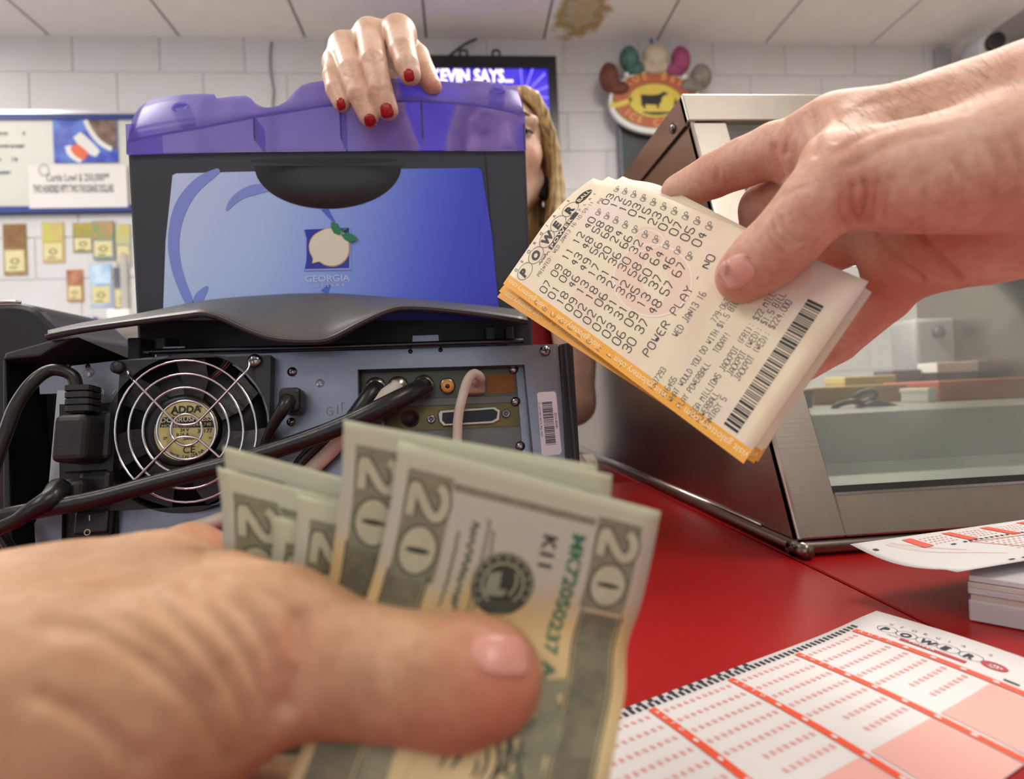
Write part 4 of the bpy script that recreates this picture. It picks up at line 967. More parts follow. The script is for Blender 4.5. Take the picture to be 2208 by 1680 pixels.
# ================================================================== lottery tickets
def ticket_mat():
    m = mat('ticket_paper', '#e6d9c8', .5); nt = m.node_tree; b = nt.nodes['Principled BSDF']
    tc = nt.nodes.new('ShaderNodeTexCoord'); n = nt.nodes.new('ShaderNodeTexNoise'); n.inputs['Scale'].default_value = 26; n.inputs['Detail'].default_value = 2
    nt.links.new(tc.outputs['Object'], n.inputs['Vector']); rp = nt.nodes.new('ShaderNodeValToRGB'); e = rp.color_ramp.elements
    e[0].position = .3; e[0].color = lin('#e4d3c6'); e[1].position = .7; e[1].color = lin('#e0c9b6'); q = e.new(.5); q.color = lin('#e6dabc')
    nt.links.new(n.outputs['Fac'], rp.inputs['Fac']); nt.links.new(rp.outputs['Color'], b.inputs['Base Color']); return m
M_tk = ticket_mat(); M_band = mat('ticket_orange', '#eba73c', .5, noise=(60, .4, '#f0b860')); M_tink = mat('ticket_ink', '#26262a', .5); M_tink2 = mat('ticket_ink_light', '#5c5a58', .5)
M_wm = mat('ticket_watermark', '#e4c9b4', .5); M_wmw = mat('ticket_watermark_white', '#e9dccf', .5); M_bt = mat('ticket_band_text', '#f4dba8', .5)
TW, TL_ = .0827, .166
def make_ticket(c, lab, full, curl=.0, sag=.0):
    """c: four corners (top-left, top-right, bottom-left, bottom-right of the printed face); x 0..82.7 mm, y 0..166 mm down the ticket"""
    a, b, d, e = [np.asarray(q) for q in c]
    n0 = nrm(np.cross(b-a, d-a)); n0 = n0 if n0@(CAM-a) > 0 else -n0
    def S(x, y):
        u, v = x/82.7, y/166
        p = (a*(1-u)+b*u)*(1-v)+(d*(1-u)+e*u)*v
        q = math.exp(-(v/.16)**2)*max(0, (u-.45)/.55)**2
        return p-n0*(curl*q)+n0*(sag*math.sin(math.pi*v)*(.4+.6*u))
    sgn = np.cross(S(1, 0)-S(0, 0), S(0, 1)-S(0, 0))@n0
    G = S if sgn > 0 else (lambda y, x: S(x, y))
    t = empty('lottery_ticket', S(40, 83), lab, 'ticket', 'lottery tickets in the reaching hand')
    xs, ys = list(np.linspace(0, 82.7, 16)), list(np.linspace(0, 166, 32))
    sheet('ticket_sheet', G, xs if sgn > 0 else ys, ys if sgn > 0 else xs, M_tk, t, .00012)
    def lay(p, name, m, d=.0001, fine=True):
        g = off(G, d); return p.lay(name, g if sgn > 0 else (lambda x, y: g(y, x)), m, t, fine)
    p = Print(); p.rect(0, 0, 6.3, 166, 3, 36); lay(p, 'orange_band', M_band, .00008, False)
    p = Print()
    for k in range(4): p.font('visit galottery.com  \u2022', 1.7, 164-k*46.0+2, 4.2, right=(0, -1), up=(-1, 0), bold=.01, sx=1.0)
    p = Print()
    for k in range(4): p.font('visit galottery.com  \u2022', 4.6, 166-k*43.5, 4.2, right=(0, -1), up=(-1, 0), bold=.012, sx=1.06)
    p.V = [(x, max(.3, min(165.7, y))) for x, y in p.V]; lay(p, 'band_lettering', M_bt, .00016)
    if not full: return S
    UP = (0, -1)
    # pale printed emblem
    p = Print(); p.disc(44, 82, 17, 22, 30); p.disc(62, 68, 5, 9, 16); lay(p, 'watermark_peach', M_wm, .00006)
    p = Print(); p.disc(44, 82, 17.8, 22.8, 36, .95); p.line([(50, 62), (60, 58), (66, 66), (64, 78), (56, 72), (50, 62)], .9, 2); p.line([(30, 70), (36, 62), (46, 58)], .9, 1); p.font('LOTTERY', 61, 150, 6, right=(.4, -1), up=(-1, -.2)); lay(p, 'watermark_outline', M_wmw, .0001)
    p = Print(); p.disc(74, 138, 7, 9, 20); lay(p, 'watermark_patch', mat('ticket_patch_pink', '#e8c8b8', .5), .00006)
    # header
    lg = Print(); bd = Print(); wt = Print()
    for i, ch in enumerate('POWER'):
        x = 10.0+i*10.9; lg.disc(x+3, 8.6, 5.6, 4.9, 26, .94); bd.font(ch, x-.3, 11.2, 7.6, up=UP, bold=.06, shear=.12, sx=.92)
    bd.disc(67.5, 9.0, 6.2, 3.3, 26); wt.font('BALL', 62.6, 10.4, 4.2, up=UP, bold=.02, sx=1.1)
    for i, ch in enumerate("GEORGIA'S"): lg.font(ch, 9.5+i*6.3, 3.3, 2.9, up=UP, bold=.01)
    bd.rect(31, 13.2, 56.5, 16.4, 8, 1); wt.font('POWER', 32, 16.0, 3.2, up=UP, bold=.03, sx=1.5, space=1.3)
    for i, ch in enumerate('PLAY'): lg.font(ch, 58+i*4.2, 16.0, 2.7, up=UP)
    lg.line([(20.5, 15.4), (22, 13.8), (22.6, 16), (24, 13.8), (24.6, 16), (25.4, 14), (26, 16), (27, 12.8), (27.4, 16), (28.6, 14.4), (29.6, 16)], .45, 1)
    lay(lg, 'logo_outline', M_tink2, .00012); lay(bd, 'logo_letters', M_tink, .00012); lay(wt, 'logo_white', M_tk, .0002)
    tx = Print(); sm_ = Print()
    sm_.text('PRINTED: WED JAN13 16 10:59:11', 15, 20.2, 2.6, 1.25, 1.72, .26, up=UP)
    R_ = ['07 09 11 12 40 03', '01 08 43 48 58 12', '18 46 49 56 68 15', '09 13 17 20 24 03', '02 18 31 36 66 15', '02 06 21 30 32 23', '02 31 32 58 64 02', '03 31 35 50 64 07', '06 09 13 37 46 05', '30 37 48 57 67 04']
    cx = [8.8, 19.4, 30.0, 40.4, 50.6, 67.2]
    for i, rw in enumerate(R_):
        y = 30.4+i*7.15; sm_.text('ABCDEFGHIJ'[i]+'.', 1.6, y, 3.1, 1.7, 2.3, .3, up=UP)
        for x, nn in zip(cx, rw.split()): tx.text(nn, x+.3, y, 5.0, 2.9, 3.9, .5, up=UP)
        for x in (60.2, 76.6): sm_.text('QP', x, y, 3.3, 1.6, 2.1, .3, up=UP)
    sm_.text('PB', 66.6, 24.8, 2.4, 1.5, 2.0, .26, up=UP)
    tx.text('POWER PLAY', 13, 104.5, 4.2, 2.7, 3.75, .46, up=UP); tx.text('- NO', 53.5, 105.0, 4.2, 2.7, 3.5, .46, up=UP)
    md = Print()
    md.text('WED JAN13 16', 27.5, 111.4, 3.6, 1.45, 1.95, .34, up=UP)
    for s_, x, y in (('1307293', 1.6, 115.5), ('779-06330', 41.5, 122.8), ('016455', 2.6, 122.4), ('WHAT WOULD YOU DO WITH $1.5 BILL', 2.6, 126.6), ('PLAY POWERBALL   TODAY!', 2.6, 131.6), ('MEGA MILLIONS JACKPOT (FRI): $22 MILL', 2.6, 138.4), ('POWERBALL     JACKPOT (WED): $1.5 BILL', 2.6, 142.2), ('FANTASY 5     JACKPOT (WED): $224,000', 2.6, 146.0)):
        md.text(s_, x, y, 2.9, 1.25, 1.66, .28, up=UP)
    lay(tx, 'ticket_numbers', M_tink, .00014); lay(sm_, 'small_print', M_tink2, .00014); lay(md, 'message_text', M_tink2, .00014)
    bc = Print(); random.seed(11); x = 8.2
    while x < 66.5:
        w = random.choice((.42, .42, .8, 1.15)); bc.rect(x, 150.6, x+w, 157.4); x += w+random.choice((.4, .45, .8))
    lay(bc, 'barcode', M_tink, .00014); return S
TC = [PD(1085, 612, .325), PD(1262, 355, .325), PD(1603, 1000, .225), PD(1873, 607, .215)]
TS = make_ticket(TC, 'front lottery ticket printed with ten rows of numbers', True, .012, .0)
def shifted(px, d, ):
    return [PD(x, y, dd) for (x, y), dd in zip(px, d)]
make_ticket(shifted([(1072, 640), (1330, 349), (1625, 999), (1880, 630)], [.331, .331, .2295, .2195]), 'second lottery ticket showing its orange edge below the front ticket', False, .012)
make_ticket(shifted([(1076, 628), (1300, 356), (1634, 996), (1868, 622)], [.3345, .3345, .233, .2225]), 'rearmost lottery ticket of the held bunch', False, .010)
# ================================================================== twenty dollar notes
def note_mat():
    m = mat('note_paper', '#c3bf9c', .6); nt = m.node_tree; b = nt.nodes['Principled BSDF']
    uv = nt.nodes.new('ShaderNodeUVMap'); sp = nt.nodes.new('ShaderNodeSeparateXYZ'); nt.links.new(uv.outputs[0], sp.inputs[0])
    n = nt.nodes.new('ShaderNodeTexNoise'); n.inputs['Scale'].default_value = 6; nt.links.new(uv.outputs[0], n.inputs['Vector'])
    ad = nt.nodes.new('ShaderNodeMath'); ad.operation = 'MULTIPLY_ADD'; ad.inputs[1].default_value = .12; nt.links.new(n.outputs['Fac'], ad.inputs[0]); nt.links.new(sp.outputs['X'], ad.inputs[2])
    rp = nt.nodes.new('ShaderNodeValToRGB'); e = rp.color_ramp.elements; e[0].position = .05; e[0].color = lin('#babb9e'); e[1].position = 1; e[1].color = lin('#c6c4a0')
    for p_, c in ((.14, '#b4b4a4'), (.22, '#b8b09c'), (.28, '#c9ac78'), (.38, '#cfb684'), (.55, '#c9ba8c')): q = e.new(p_); q.color = lin(c)
    nt.links.new(ad.outputs[0], rp.inputs['Fac']); nt.links.new(rp.outputs['Color'], b.inputs['Base Color']); return m
M_note = note_mat(); M_eng = mat('note_engraving', '#75745c', .6, noise=(500, .6, '#8d8b70')); M_engd = mat('note_dark_engraving', '#3c3f33', .6, noise=(300, .5, '#57584a')); M_lt = mat('note_light', '#b6b498', .6, noise=(300, .5, '#a3a184')); M_nink = mat('note_black', '#35362e', .6); M_ngrn = mat('note_green', '#2f6b4c', .6); M_sig = mat('note_signature', '#5c6152', .6)
M_side = mat('note_side_border', '#5f5c48', .6, noise=(260, .7, '#7d785c'))
M_hair = mat('note_portrait_shade', '#6f7058', .6, noise=(150, .7, '#9a9678'))
TWO = [(.6, 4.6), (.9, 5.5), (2, 6), (3.1, 5.5), (3.4, 4.5), (2.9, 3.3), (1.6, 1.9), (.6, .5), (3.5, .5)]
def numeral20(lo, oi, s0, t0, L, H, dark, light, slotp):
    """'20' reading along s: 2 then 0, in a box L x H"""
    dark.rect(s0-1.2, t0-1.0, s0+L+1.2, t0+H+1.0, 10, 3)
    pts = [(s0+x/4*L*.46, t0+y/6*H) for x, y in TWO]; lo.line(pts, 3.3, 2); oi.line(pts, 2.3, 2)
    lo.disc(s0+L*.74, t0+H/2, L*.27, H*.53, 26); oi.disc(s0+L*.74, t0+H/2, L*.245, H*.47, 26); slotp.disc(s0+L*.74, t0+H/2, L*.03, H*.33, 14)
def make_note(rows, lab, detail=2):
    """rows: list of (left point, right point) from the short top edge down the note; s = mm from that edge (0..156), t = mm from left (0..66)"""
    Lp = [np.asarray(a) for a, b in rows]; Rp = [np.asarray(b) for a, b in rows]
    mid = [(a+b)/2 for a, b in zip(Lp, Rp)]; dist = [0]
    Lp, Rp = catmull(Lp, 6), catmull(Rp, 6); mid = [(a+b)/2 for a, b in zip(Lp, Rp)]
    for a, b in zip(mid, mid[1:]): dist.append(dist[-1]+np.linalg.norm(b-a)*1000)
    dist = np.array(dist); Lp, Rp = np.array(Lp), np.array(Rp)
    tot = dist[-1]
    def S(s, t):
        s = min(max(s, -.5), tot); l = np.array([np.interp(s, dist, Lp[:, k]) for k in range(3)]); r = np.array([np.interp(s, dist, Rp[:, k]) for k in range(3)])
        return l+(r-l)*(t/66.3)
    n0 = CAM-S(20, 33); sg = np.cross(S(21, 33)-S(20, 33), S(20, 34)-S(20, 33))@n0 > 0
    G = S if sg else (lambda t, s: S(s, t))
    o = empty('banknote', S(40, 33), lab, 'banknote', 'twenty dollar notes in the foreground hand')
    smax = min(tot, 156)
    ss, tt = list(np.linspace(0, smax, 44)), list(np.linspace(0, 66.3, 14))
    sh = sheet('note_paper', G, ss if sg else tt, tt if sg else ss, M_note, o, .00011)
    l = sh.data.uv_layers[0].data; idx = np.zeros(len(sh.data.loops), int); sh.data.loops.foreach_get('vertex_index', idx)
    na, nb = (44, 14) if sg else (14, 44); uvv = []
    for k in range(2*na*nb):
        q = k % (na*nb); i, j = divmod(q, nb); s = ss[i] if sg else ss[j]; t = tt[j] if sg else tt[i]; uvv.append((s/156, t/66.3))
    l.foreach_set('uv', np.array(uvv)[idx].ravel())
    def lay(p, name, m, d=.0001, fine=True):
        if not p.F: return
        p.V = [(min(max(s, .2), smax-.2), t) for s, t in p.V]
        e = 1e-2
        def h(s, t):
            q = S(s, t); n = nrm(np.cross(S(s+e, t)-S(s-e, t), S(s, t+e)-q)); n = n if n@(CAM-q) > 0 else -n; return q+n*d
        return p.lay(name, h, m, o, fine)
    bx, lo, oi, sl_, bd = Print(), Print(), Print(), Print(), Print()
    numeral20(lo, oi, 6.5, 4.2, 23, 9.5, bx, None, sl_)
    numeral20(lo, oi, 6.5, 52.6, 21, 9.0, bx, None, sl_)
    bd.rect(6.2, 15, 8.0, 51, 1, 8)
    dk = Print(); dk.rect(30.5, 3.4, min(150, smax-1), 12.6, 30, 2); dk.rect(29.5, 53.2, min(150, smax-1), 62.2, 30, 2)
    ed = Print()
    for t in (3.0, 13.2, 52.6, 62.8): ed.line([(29, t), (60, t), (90, t), (min(150, smax-1), t)], .5, 0, 3)
    lay(dk, 'side_border', M_side, .00010); lay(bx, 'numeral_panel', M_eng, .00010); lay(bd, 'end_border', M_eng, .0001); lay(lo, 'numeral_outline', M_engd, .00014); lay(oi, 'numeral_face', M_lt, .00018); lay(sl_, 'numeral_slot', M_nink, .00022); lay(ed, 'border_lines', M_nink, .00016)
    if detail < 2: return S
    se, si, sd = Print(), Print(), Print()
    cs, ct_ = 27.2, 31.6
    se.disc(cs, ct_, 7.8, 7.8, 36); si.disc(cs, ct_, 5.3, 5.3, 32, .93); si.disc(cs, ct_, 7.5, 7.5, 36, .97)
    sd.disc(cs, ct_, 4.4, 4.4, 28); lay(se, 'seal_ring', M_engd, .00012); lay(si, 'seal_light_ring', M_lt, .00016); lay(sd, 'seal_centre', M_nink, .00016)
    q = Print(); q.poly([(cs+3.5, ct_-4), (cs-2, ct_-4), (cs-3, ct_-1), (cs+1.5, ct_-.5), (cs+1, ct_+1.5), (cs+3, ct_+1)]); q.line([(cs-3.5, ct_+2.6), (cs-.5, ct_+3.5), (cs+2.5, ct_+2.4)], .7, 1)
    for i in range(16): a = 2*math.pi*i/16; q.line([(cs+5.9*math.cos(a), ct_+5.9*math.sin(a)), (cs+7.0*math.cos(a+.06), ct_+7.0*math.sin(a+.06))], .5)
    lay(q, 'seal_emblem', mat('seal_tone', '#8f8f74', .6), .0002)
    rs, ru = (1, 0), (0, 1)
    k = Print(); k.font('K11', 12.8, 39.0, 4.8, right=rs, up=ru, bold=.03, sx=1.15); lay(k, 'district_mark', M_nink, .00014)
    k = Print(); k.font('MK72050237', 11.0, 46.0, 4.6, right=rs, up=ru, bold=.03, sx=1.22); k.font('A', 43.5, 46.0, 4.6, right=rs, up=ru, bold=.03, sx=1.3); lay(k, 'serial_number', M_ngrn, .00014)
    g = Print(); random.seed(3)
    for t0, s0, s1, am, w in ((18.0, 17, 36, .5, .5), (21.5, 14, 47, 1.6, .55), (25.0, 12.5, 44, .6, .4), (26.6, 15, 46, .55, .4)):
        pts = []; s = s0; i = 0
        while s < s1: pts.append((s, t0+am*(1 if i % 2 else -1)*random.uniform(.3, 1))); s += random.uniform(.7, 1.3); i += 1
        g.line(pts, w, 1)
    lay(g, 'signature', M_sig, .00014)
    # portrait oval: hair, brow, eye, coat
    SH, TH = -9, 3
    def sh(L): return [(x+SH, y+TH) for x, y in L]
    bgp = Print(); bgp.disc(83+SH, 33+TH, 30, 16.5, 40); lay(bgp, 'portrait_oval', mat('portrait_ground', '#948e6c', .6, noise=(160, .7, '#b3aa82')), .00011)
    fcp = Print(); fcp.disc(80+SH, 30+TH, 13, 9.5, 30); lay(fcp, 'portrait_face', mat('portrait_face_tone', '#bdb48c', .6, noise=(140, .5, '#a9a07a')), .00014)
    h = Print()
    for L, ww in (([(57, 50), (60, 44), (66, 48), (74, 49)], [2, 5, 6, 3]), ([(54, 34), (56, 42), (62, 46)], [1, 4, 4]), ([(64, 40), (70, 45), (80, 46), (90, 45)], [2, 5, 7, 5]), ([(88, 44), (96, 38), (100, 28)], [3, 7, 6]), ([(60, 28), (62, 36), (70, 42)], [2, 5, 3]), ([(72, 14), (86, 13), (100, 17)], [5, 8, 6]), ([(84, 30), (88, 26), (92, 28)], [1, 3, 2])): h.line(sh(L), ww, 2)
    lay(h, 'portrait_shading', M_hair, .00017)
    h2 = Print()
    for i in range(110):
        a = random.uniform(0, 2.9); r_ = random.uniform(12, 24); s0, t0 = 78+SH+r_*math.cos(a+.5)*.95, 31+TH+r_*.62*math.sin(a+.5)
        h2.line([(s0, t0), (s0+random.uniform(-3, 3), t0+random.uniform(-1.6, 1.6)), (s0+random.uniform(-5, 5), t0+random.uniform(-2, 2))], [.1, .75, .1], 1)
    for pts, w in (([(72, 38), (76, 39.5), (80, 38)], 1.2), ([(73, 36), (76, 37), (79, 36)], 1.0), ([(75, 34.6), (77, 35), (78.5, 34.4)], .9), ([(82, 36), (86, 33), (85, 30)], .7), ([(90, 33), (92, 30), (91, 26)], .8), ([(70, 30), (74, 31), (77, 29.6)], 1.1), ([(71, 27), (74, 28), (77, 27)], .8)): h2.line(sh(pts), [w*.3, w, w*.3], 1)
    lay(h2, 'portrait_lines', M_engd, .0002)
    return S
def nrow(p): return (PD(p[0], p[1], p[2]), PD(p[3], p[4], p[5]))
B1 = [(860, 950, .140, 1425, 1103, .140), (846, 1060, .1395, 1407, 1195, .1398), (822, 1180, .139, 1383, 1300, .1395), (792, 1285, .138, 1352, 1396, .1385), (738, 1420, .1295, 1347, 1500, .130), (640, 1640, .1165, 1318, 1660, .1175), (520, 1950, .110, 1280, 1900, .110), (380, 2420, .100, 1230, 2330, .100)]
S1 = make_note([nrow(p) for p in B1], 'foremost twenty dollar note under the thumb, its seal showing')
def var(top, lean, dd, n=6):
    (x0, y0), (x1, y1) = top; out = []
    for i, b in enumerate(B1[:n]):
        w = max(0, 1-i/3.2); dx0, dy0, dx1, dy1 = x0-B1[0][0], y0-B1[0][1], x1-B1[0][3], y1-B1[0][4]
        k = (w, lean+(1-lean)*w)
        out.append((b[0]+dx0*k[1], b[1]+dy0*w, b[2]+dd, b[3]+dx1*k[1], b[4]+dy1*w, b[5]+dd))
    return [nrow(p) for p in out]
make_note(var(((741, 905), (1320, 1024)), .75, .0035), 'second twenty dollar note standing tallest just behind the front note', 1)
make_note(var(((752, 908), (1288, 1004)), .75, .0055), 'yellow-edged twenty dollar note behind the tallest one', 1)
make_note(var(((640, 1066), (1205, 1190)), .8, .0085), 'twenty dollar note with a rounded corner left of the tallest note', 1)
make_note(var(((590, 1112), (1150, 1260)), .85, .0110), 'bent twenty dollar note squeezed between its neighbours', 1)
make_note(var(((468, 1006), (1040, 1160)), .8, .0135), 'slanting twenty dollar note with its full corner numeral showing', 1)
make_note(var(((481, 962), (1062, 1115)), .8, .0155), 'rearmost twenty dollar note with only its border line showing', 1)
# ================================================================== hands
def skin(name, c1, c2, c3, scale=1.0, bump=.25, sss=.22, rough=.56):
    m = bpy.data.materials.new(name); m.use_nodes = True; nt = m.node_tree; b = nt.nodes['Principled BSDF']; L = nt.links.new
    tc = nt.nodes.new('ShaderNodeTexCoord')
    def noise(sc, det=4, ro=.55):
        n = nt.nodes.new('ShaderNodeTexNoise'); n.inputs['Scale'].default_value = sc; n.inputs['Detail'].default_value = det; n.inputs['Roughness'].default_value = ro; L(tc.outputs['Object'], n.inputs['Vector']); return n
    n1, n2, n3 = noise(55*scale), noise(320*scale, 3), noise(900*scale, 2)
    rp = nt.nodes.new('ShaderNodeValToRGB'); e = rp.color_ramp.elements; e[0].position = .32; e[0].color = lin(c2); e[1].position = .68; e[1].color = lin(c3); q = e.new(.5); q.color = lin(c1)
    L(n1.outputs['Fac'], rp.inputs['Fac'])
    mx = nt.nodes.new('ShaderNodeMixRGB'); mx.blend_type = 'MULTIPLY'; mx.inputs[0].default_value = .35; L(rp.outputs['Color'], mx.inputs[1])
    r2 = nt.nodes.new('ShaderNodeValToRGB'); r2.color_ramp.elements[0].position = .35; r2.color_ramp.elements[0].color = (.72, .6, .55, 1); r2.color_ramp.elements[1].position = .6; L(n2.outputs['Fac'], r2.inputs['Fac']); L(r2.outputs['Color'], mx.inputs[2])
    at = nt.nodes.new('ShaderNodeAttribute'); at.attribute_name = 'red_tint'                 # natural redness of knuckles and tips, plus painted reddish shade
    m2 = nt.nodes.new('ShaderNodeMixRGB'); m2.blend_type = 'MIX'; m2.inputs[2].default_value = lin('#c4715c'); L(mx.outputs[0], m2.inputs[1]); L(at.outputs['Fac'], m2.inputs[0])
    L(m2.outputs[0], b.inputs['Base Color'])
    b.inputs['Roughness'].default_value = rough; b.inputs['Specular IOR Level'].default_value = .38; b.inputs['Subsurface Weight'].default_value = sss; b.inputs['Subsurface Radius'].default_value = (1, .32, .16); b.inputs['Subsurface Scale'].default_value = .004
    vo = nt.nodes.new('ShaderNodeTexVoronoi'); vo.feature = 'DISTANCE_TO_EDGE'; vo.inputs['Scale'].default_value = 620*scale; L(tc.outputs['Object'], vo.inputs['Vector'])
    ma = nt.nodes.new('ShaderNodeMath'); ma.operation = 'MULTIPLY_ADD'; ma.inputs[1].default_value = .6; L(n3.outputs['Fac'], ma.inputs[0]); 
    cl = nt.nodes.new('ShaderNodeMath'); cl.operation = 'MINIMUM'; cl.inputs[1].default_value = .12; L(vo.outputs['Distance'], cl.inputs[0]); L(cl.outputs[0], ma.inputs[2])
    bp = nt.nodes.new('ShaderNodeBump'); bp.inputs['Strength'].default_value = bump; bp.inputs['Distance'].default_value = .0006; L(ma.outputs[0], bp.inputs['Height']); L(bp.outputs['Normal'], b.inputs['Normal'])
    return m
def chain(pts, k=None):
    """pixel chain [(px, py, depth, radius)] -> capsules"""
    out = []
    for a, b in zip(pts, pts[1:]):
        c = (PD(*a[:3]), a[3], PD(*b[:3]), b[3]); out.append(c if k is None else c+(k,))
    return out
def body_mesh(name, V, Q, m, parent, red_tint=()):
    o = mesh(name, V, Q, m, parent, True)
    at = o.data.attributes.new('red_tint', 'FLOAT', 'POINT'); f = np.zeros(len(V))
    for c, r_, w in red_tint: f = np.maximum(f, w*np.exp(-(np.linalg.norm(V-np.asarray(c), axis=1)/r_)**2))
    at.data.foreach_set('value', f); return o

# ---- the hand in the foreground holding the notes (left hand of the person paying)
M_skinL = skin('skin_foreground', '#b08866', '#a37a5a', '#bd9576', .8)
LH = []
LH += chain([(-1500, 1700, .105, .036), (-900, 1660, .112, .036), (-250, 1640, .120, .032), (60, 1590, .118, .029), (300, 1540, .117, .0222)], .012)
LH += chain([(-500, 1600, .135, .030), (-150, 1490, .147, .027), (-20, 1430, .146, .0245), (160, 1362, .150, .0205), (335, 1297, .157, .0180)], .012)
LH += chain([(60, 1560, .128, .030), (320, 1400, .145, .022), (480, 1372, .142, .0178)], .012)
LH += chain([(300, 1540, .117, .0222), (440, 1460, .121, .0172), (598, 1400, .128, .0146)], .012)
LH += chain([(480, 1372, .142, .0178), (598, 1400, .130, .0145)], .010)
LH += chain([(598, 1400, .128, .0148), (730, 1436, .1275, .0121), (855, 1455, .127, .0116), (980, 1462, .1255, .0118), (1048, 1452, .1255, .0110)], .008)
LH += chain([(1000, 1480, .1265, .0110), (1060, 1470, .1262, .0098)], .006)
LH += chain([(335, 1297, .157, .0180), (408, 1205, .178, .0098), (560, 1262, .190, .0090), (700, 1330, .188, .0082)], .006)
LH += chain([(280, 1410, .172, .0150), (440, 1400, .200, .0095), (640, 1440, .192, .0088), (760, 1470, .186, .0078)], .006)
LH += chain([(240, 1520, .170, .0150), (400, 1520, .195, .0092), (600, 1550, .185, .0086), (720, 1570, .178, .0076)], .006)
LH += chain([(180, 1640, .160, .0140), (330, 1640, .182, .0082), (500, 1660, .174, .0076), (600, 1670, .168, .0068)], .006)
V, Q = sdf(LH, .0012, .008); V = relax(V, Q, 2)
V = crease(V, Q, [([(648, 1330), (650, 1420), (622, 1530)], 20, 0.00179), ([(470, 1262), (545, 1340), (596, 1440), (606, 1530)], 19, 0.00140), ([(400, 1262), (500, 1370), (560, 1470), (585, 1560)], 18, 0.00127), ([(330, 1290), (440, 1400), (520, 1510), (550, 1600)], 18, 0.00102),
  ([(95, 1345), (200, 1362), (320, 1430), (430, 1530), (490, 1630)], 22, 0.00115), ([(90, 1500), (190, 1550), (290, 1640)], 20, 0.00102), ([(560, 1262), (620, 1320), (640, 1400)], 15, 0.00089), ([(250, 1330), (360, 1400), (450, 1500)], 18, 0.00077),
  ([(846, 1362), (838, 1410), (842, 1470)], 9, 0.00064), ([(872, 1358), (868, 1410), (872, 1450)], 8, 0.00057), ([(905, 1360), (908, 1410)], 8, 0.00051), ([(820, 1375), (815, 1430)], 8, 0.00051), ([(430, 1150), (440, 1180), (430, 1210)], 10, 0.00102),
  ([(1008, 1372), (1003, 1420), (1012, 1465)], 6, 0.00064)])
p1 = empty('person', PD(300, 1545, .117), 'bare left hand in the foreground pinching twenty dollar notes', 'person')
LB = body_mesh('left_hand', V, Q, M_skinL, p1, [(PD(1080, 1470, .115), .013, .55), (PD(980, 1540, .115), .012, .3), (PD(640, 1400, .115), .008, .25), (PD(430, 1180, .17), .008, .5)])
M_nail = mat('fingernail', '#d8a094', .3, noise=(120, .3, '#deaea0'))
nail('fingernail', V, Q, (1080, 1414), (5, 46), (60, 5), mat('thumbnail_skin', '#c08676', .3, noise=(120, .4, '#cc9684')), LB, .0005)

# ---- the right hand reaching in with the tickets
M_skinR = skin('skin_ticket_hand', '#d0a58e', '#c5947d', '#dab5a0', 1.0, .4)
RH = []
RH += chain([(1795, 295, .242, .0150), (1735, 312, .252, .0135), (1668, 325, .264, .0125), (1600, 352, .277, .0118), (1540, 378, .289, .0112), (1465, 415, .303, .0098)], .0015)
RH += chain([(1870, 380, .250, .0150), (1740, 400, .272, .0135), (1655, 450, .293, .0140), (1648, 530, .300, .0118), (1600, 600, .300, .0100)], .0015)
RH += chain([(1930, 470, .252, .0150), (1800, 532, .280, .0118), (1720, 560, .292, .0110), (1650, 620, .298, .0095)], .0015)
RH += chain([(1990, 530, .245, .0150), (1905, 640, .266, .0120), (1800, 735, .276, .0108), (1720, 790, .282, .0092)], .0015)
RH += chain([(3100, 330, .20, .036), (2700, 330, .205, .035), (2450, 325, .212, .034), (2215, 285, .218, .0310)], .012)
RH += chain([(2450, 340, .215, .034), (2215, 425, .226, .0290)], .012)
RH += chain([(2215, 285, .218, .0310), (2030, 300, .228, .0242), (1880, 305, .236, .0178), (1795, 295, .242, .0150)], .010)
RH += chain([(2215, 400, .224, .0280), (2000, 400, .240, .0180), (1900, 400, .252, .0145)], .012)
RH += chain([(2215, 430, .226, .0270), (2100, 490, .236, .0205), (1995, 520, .244, .0170), (1930, 530, .250, .0140)], .012)
RH += chain([(2260, 340, .200, .0240), (2120, 362, .201, .0205), (1985, 380, .203, .0175), (1885, 386, .208, .0150), (1815, 392, .211, .0136)], .010)
RH += chain([(1830, 330, .225, .0150), (1790, 345, .218, .0105)], .010)
RH += chain([(1815, 392, .211, .0136), (1752, 448, .216, .0122), (1695, 515, .2235, .0120), (1640, 560, .2320, .0112), (1597, 592, .2400, .0103)], .007)
RH += chain([(1650, 570, .2345, .0105), (1606, 604, .2425, .0095)], .005)
RH += chain([(1880, 385, .235, .0120), (1730, 375, .256, .0085)], .010)
V, Q = sdf(RH, .0012, .007); V = relax(V, Q, 2)
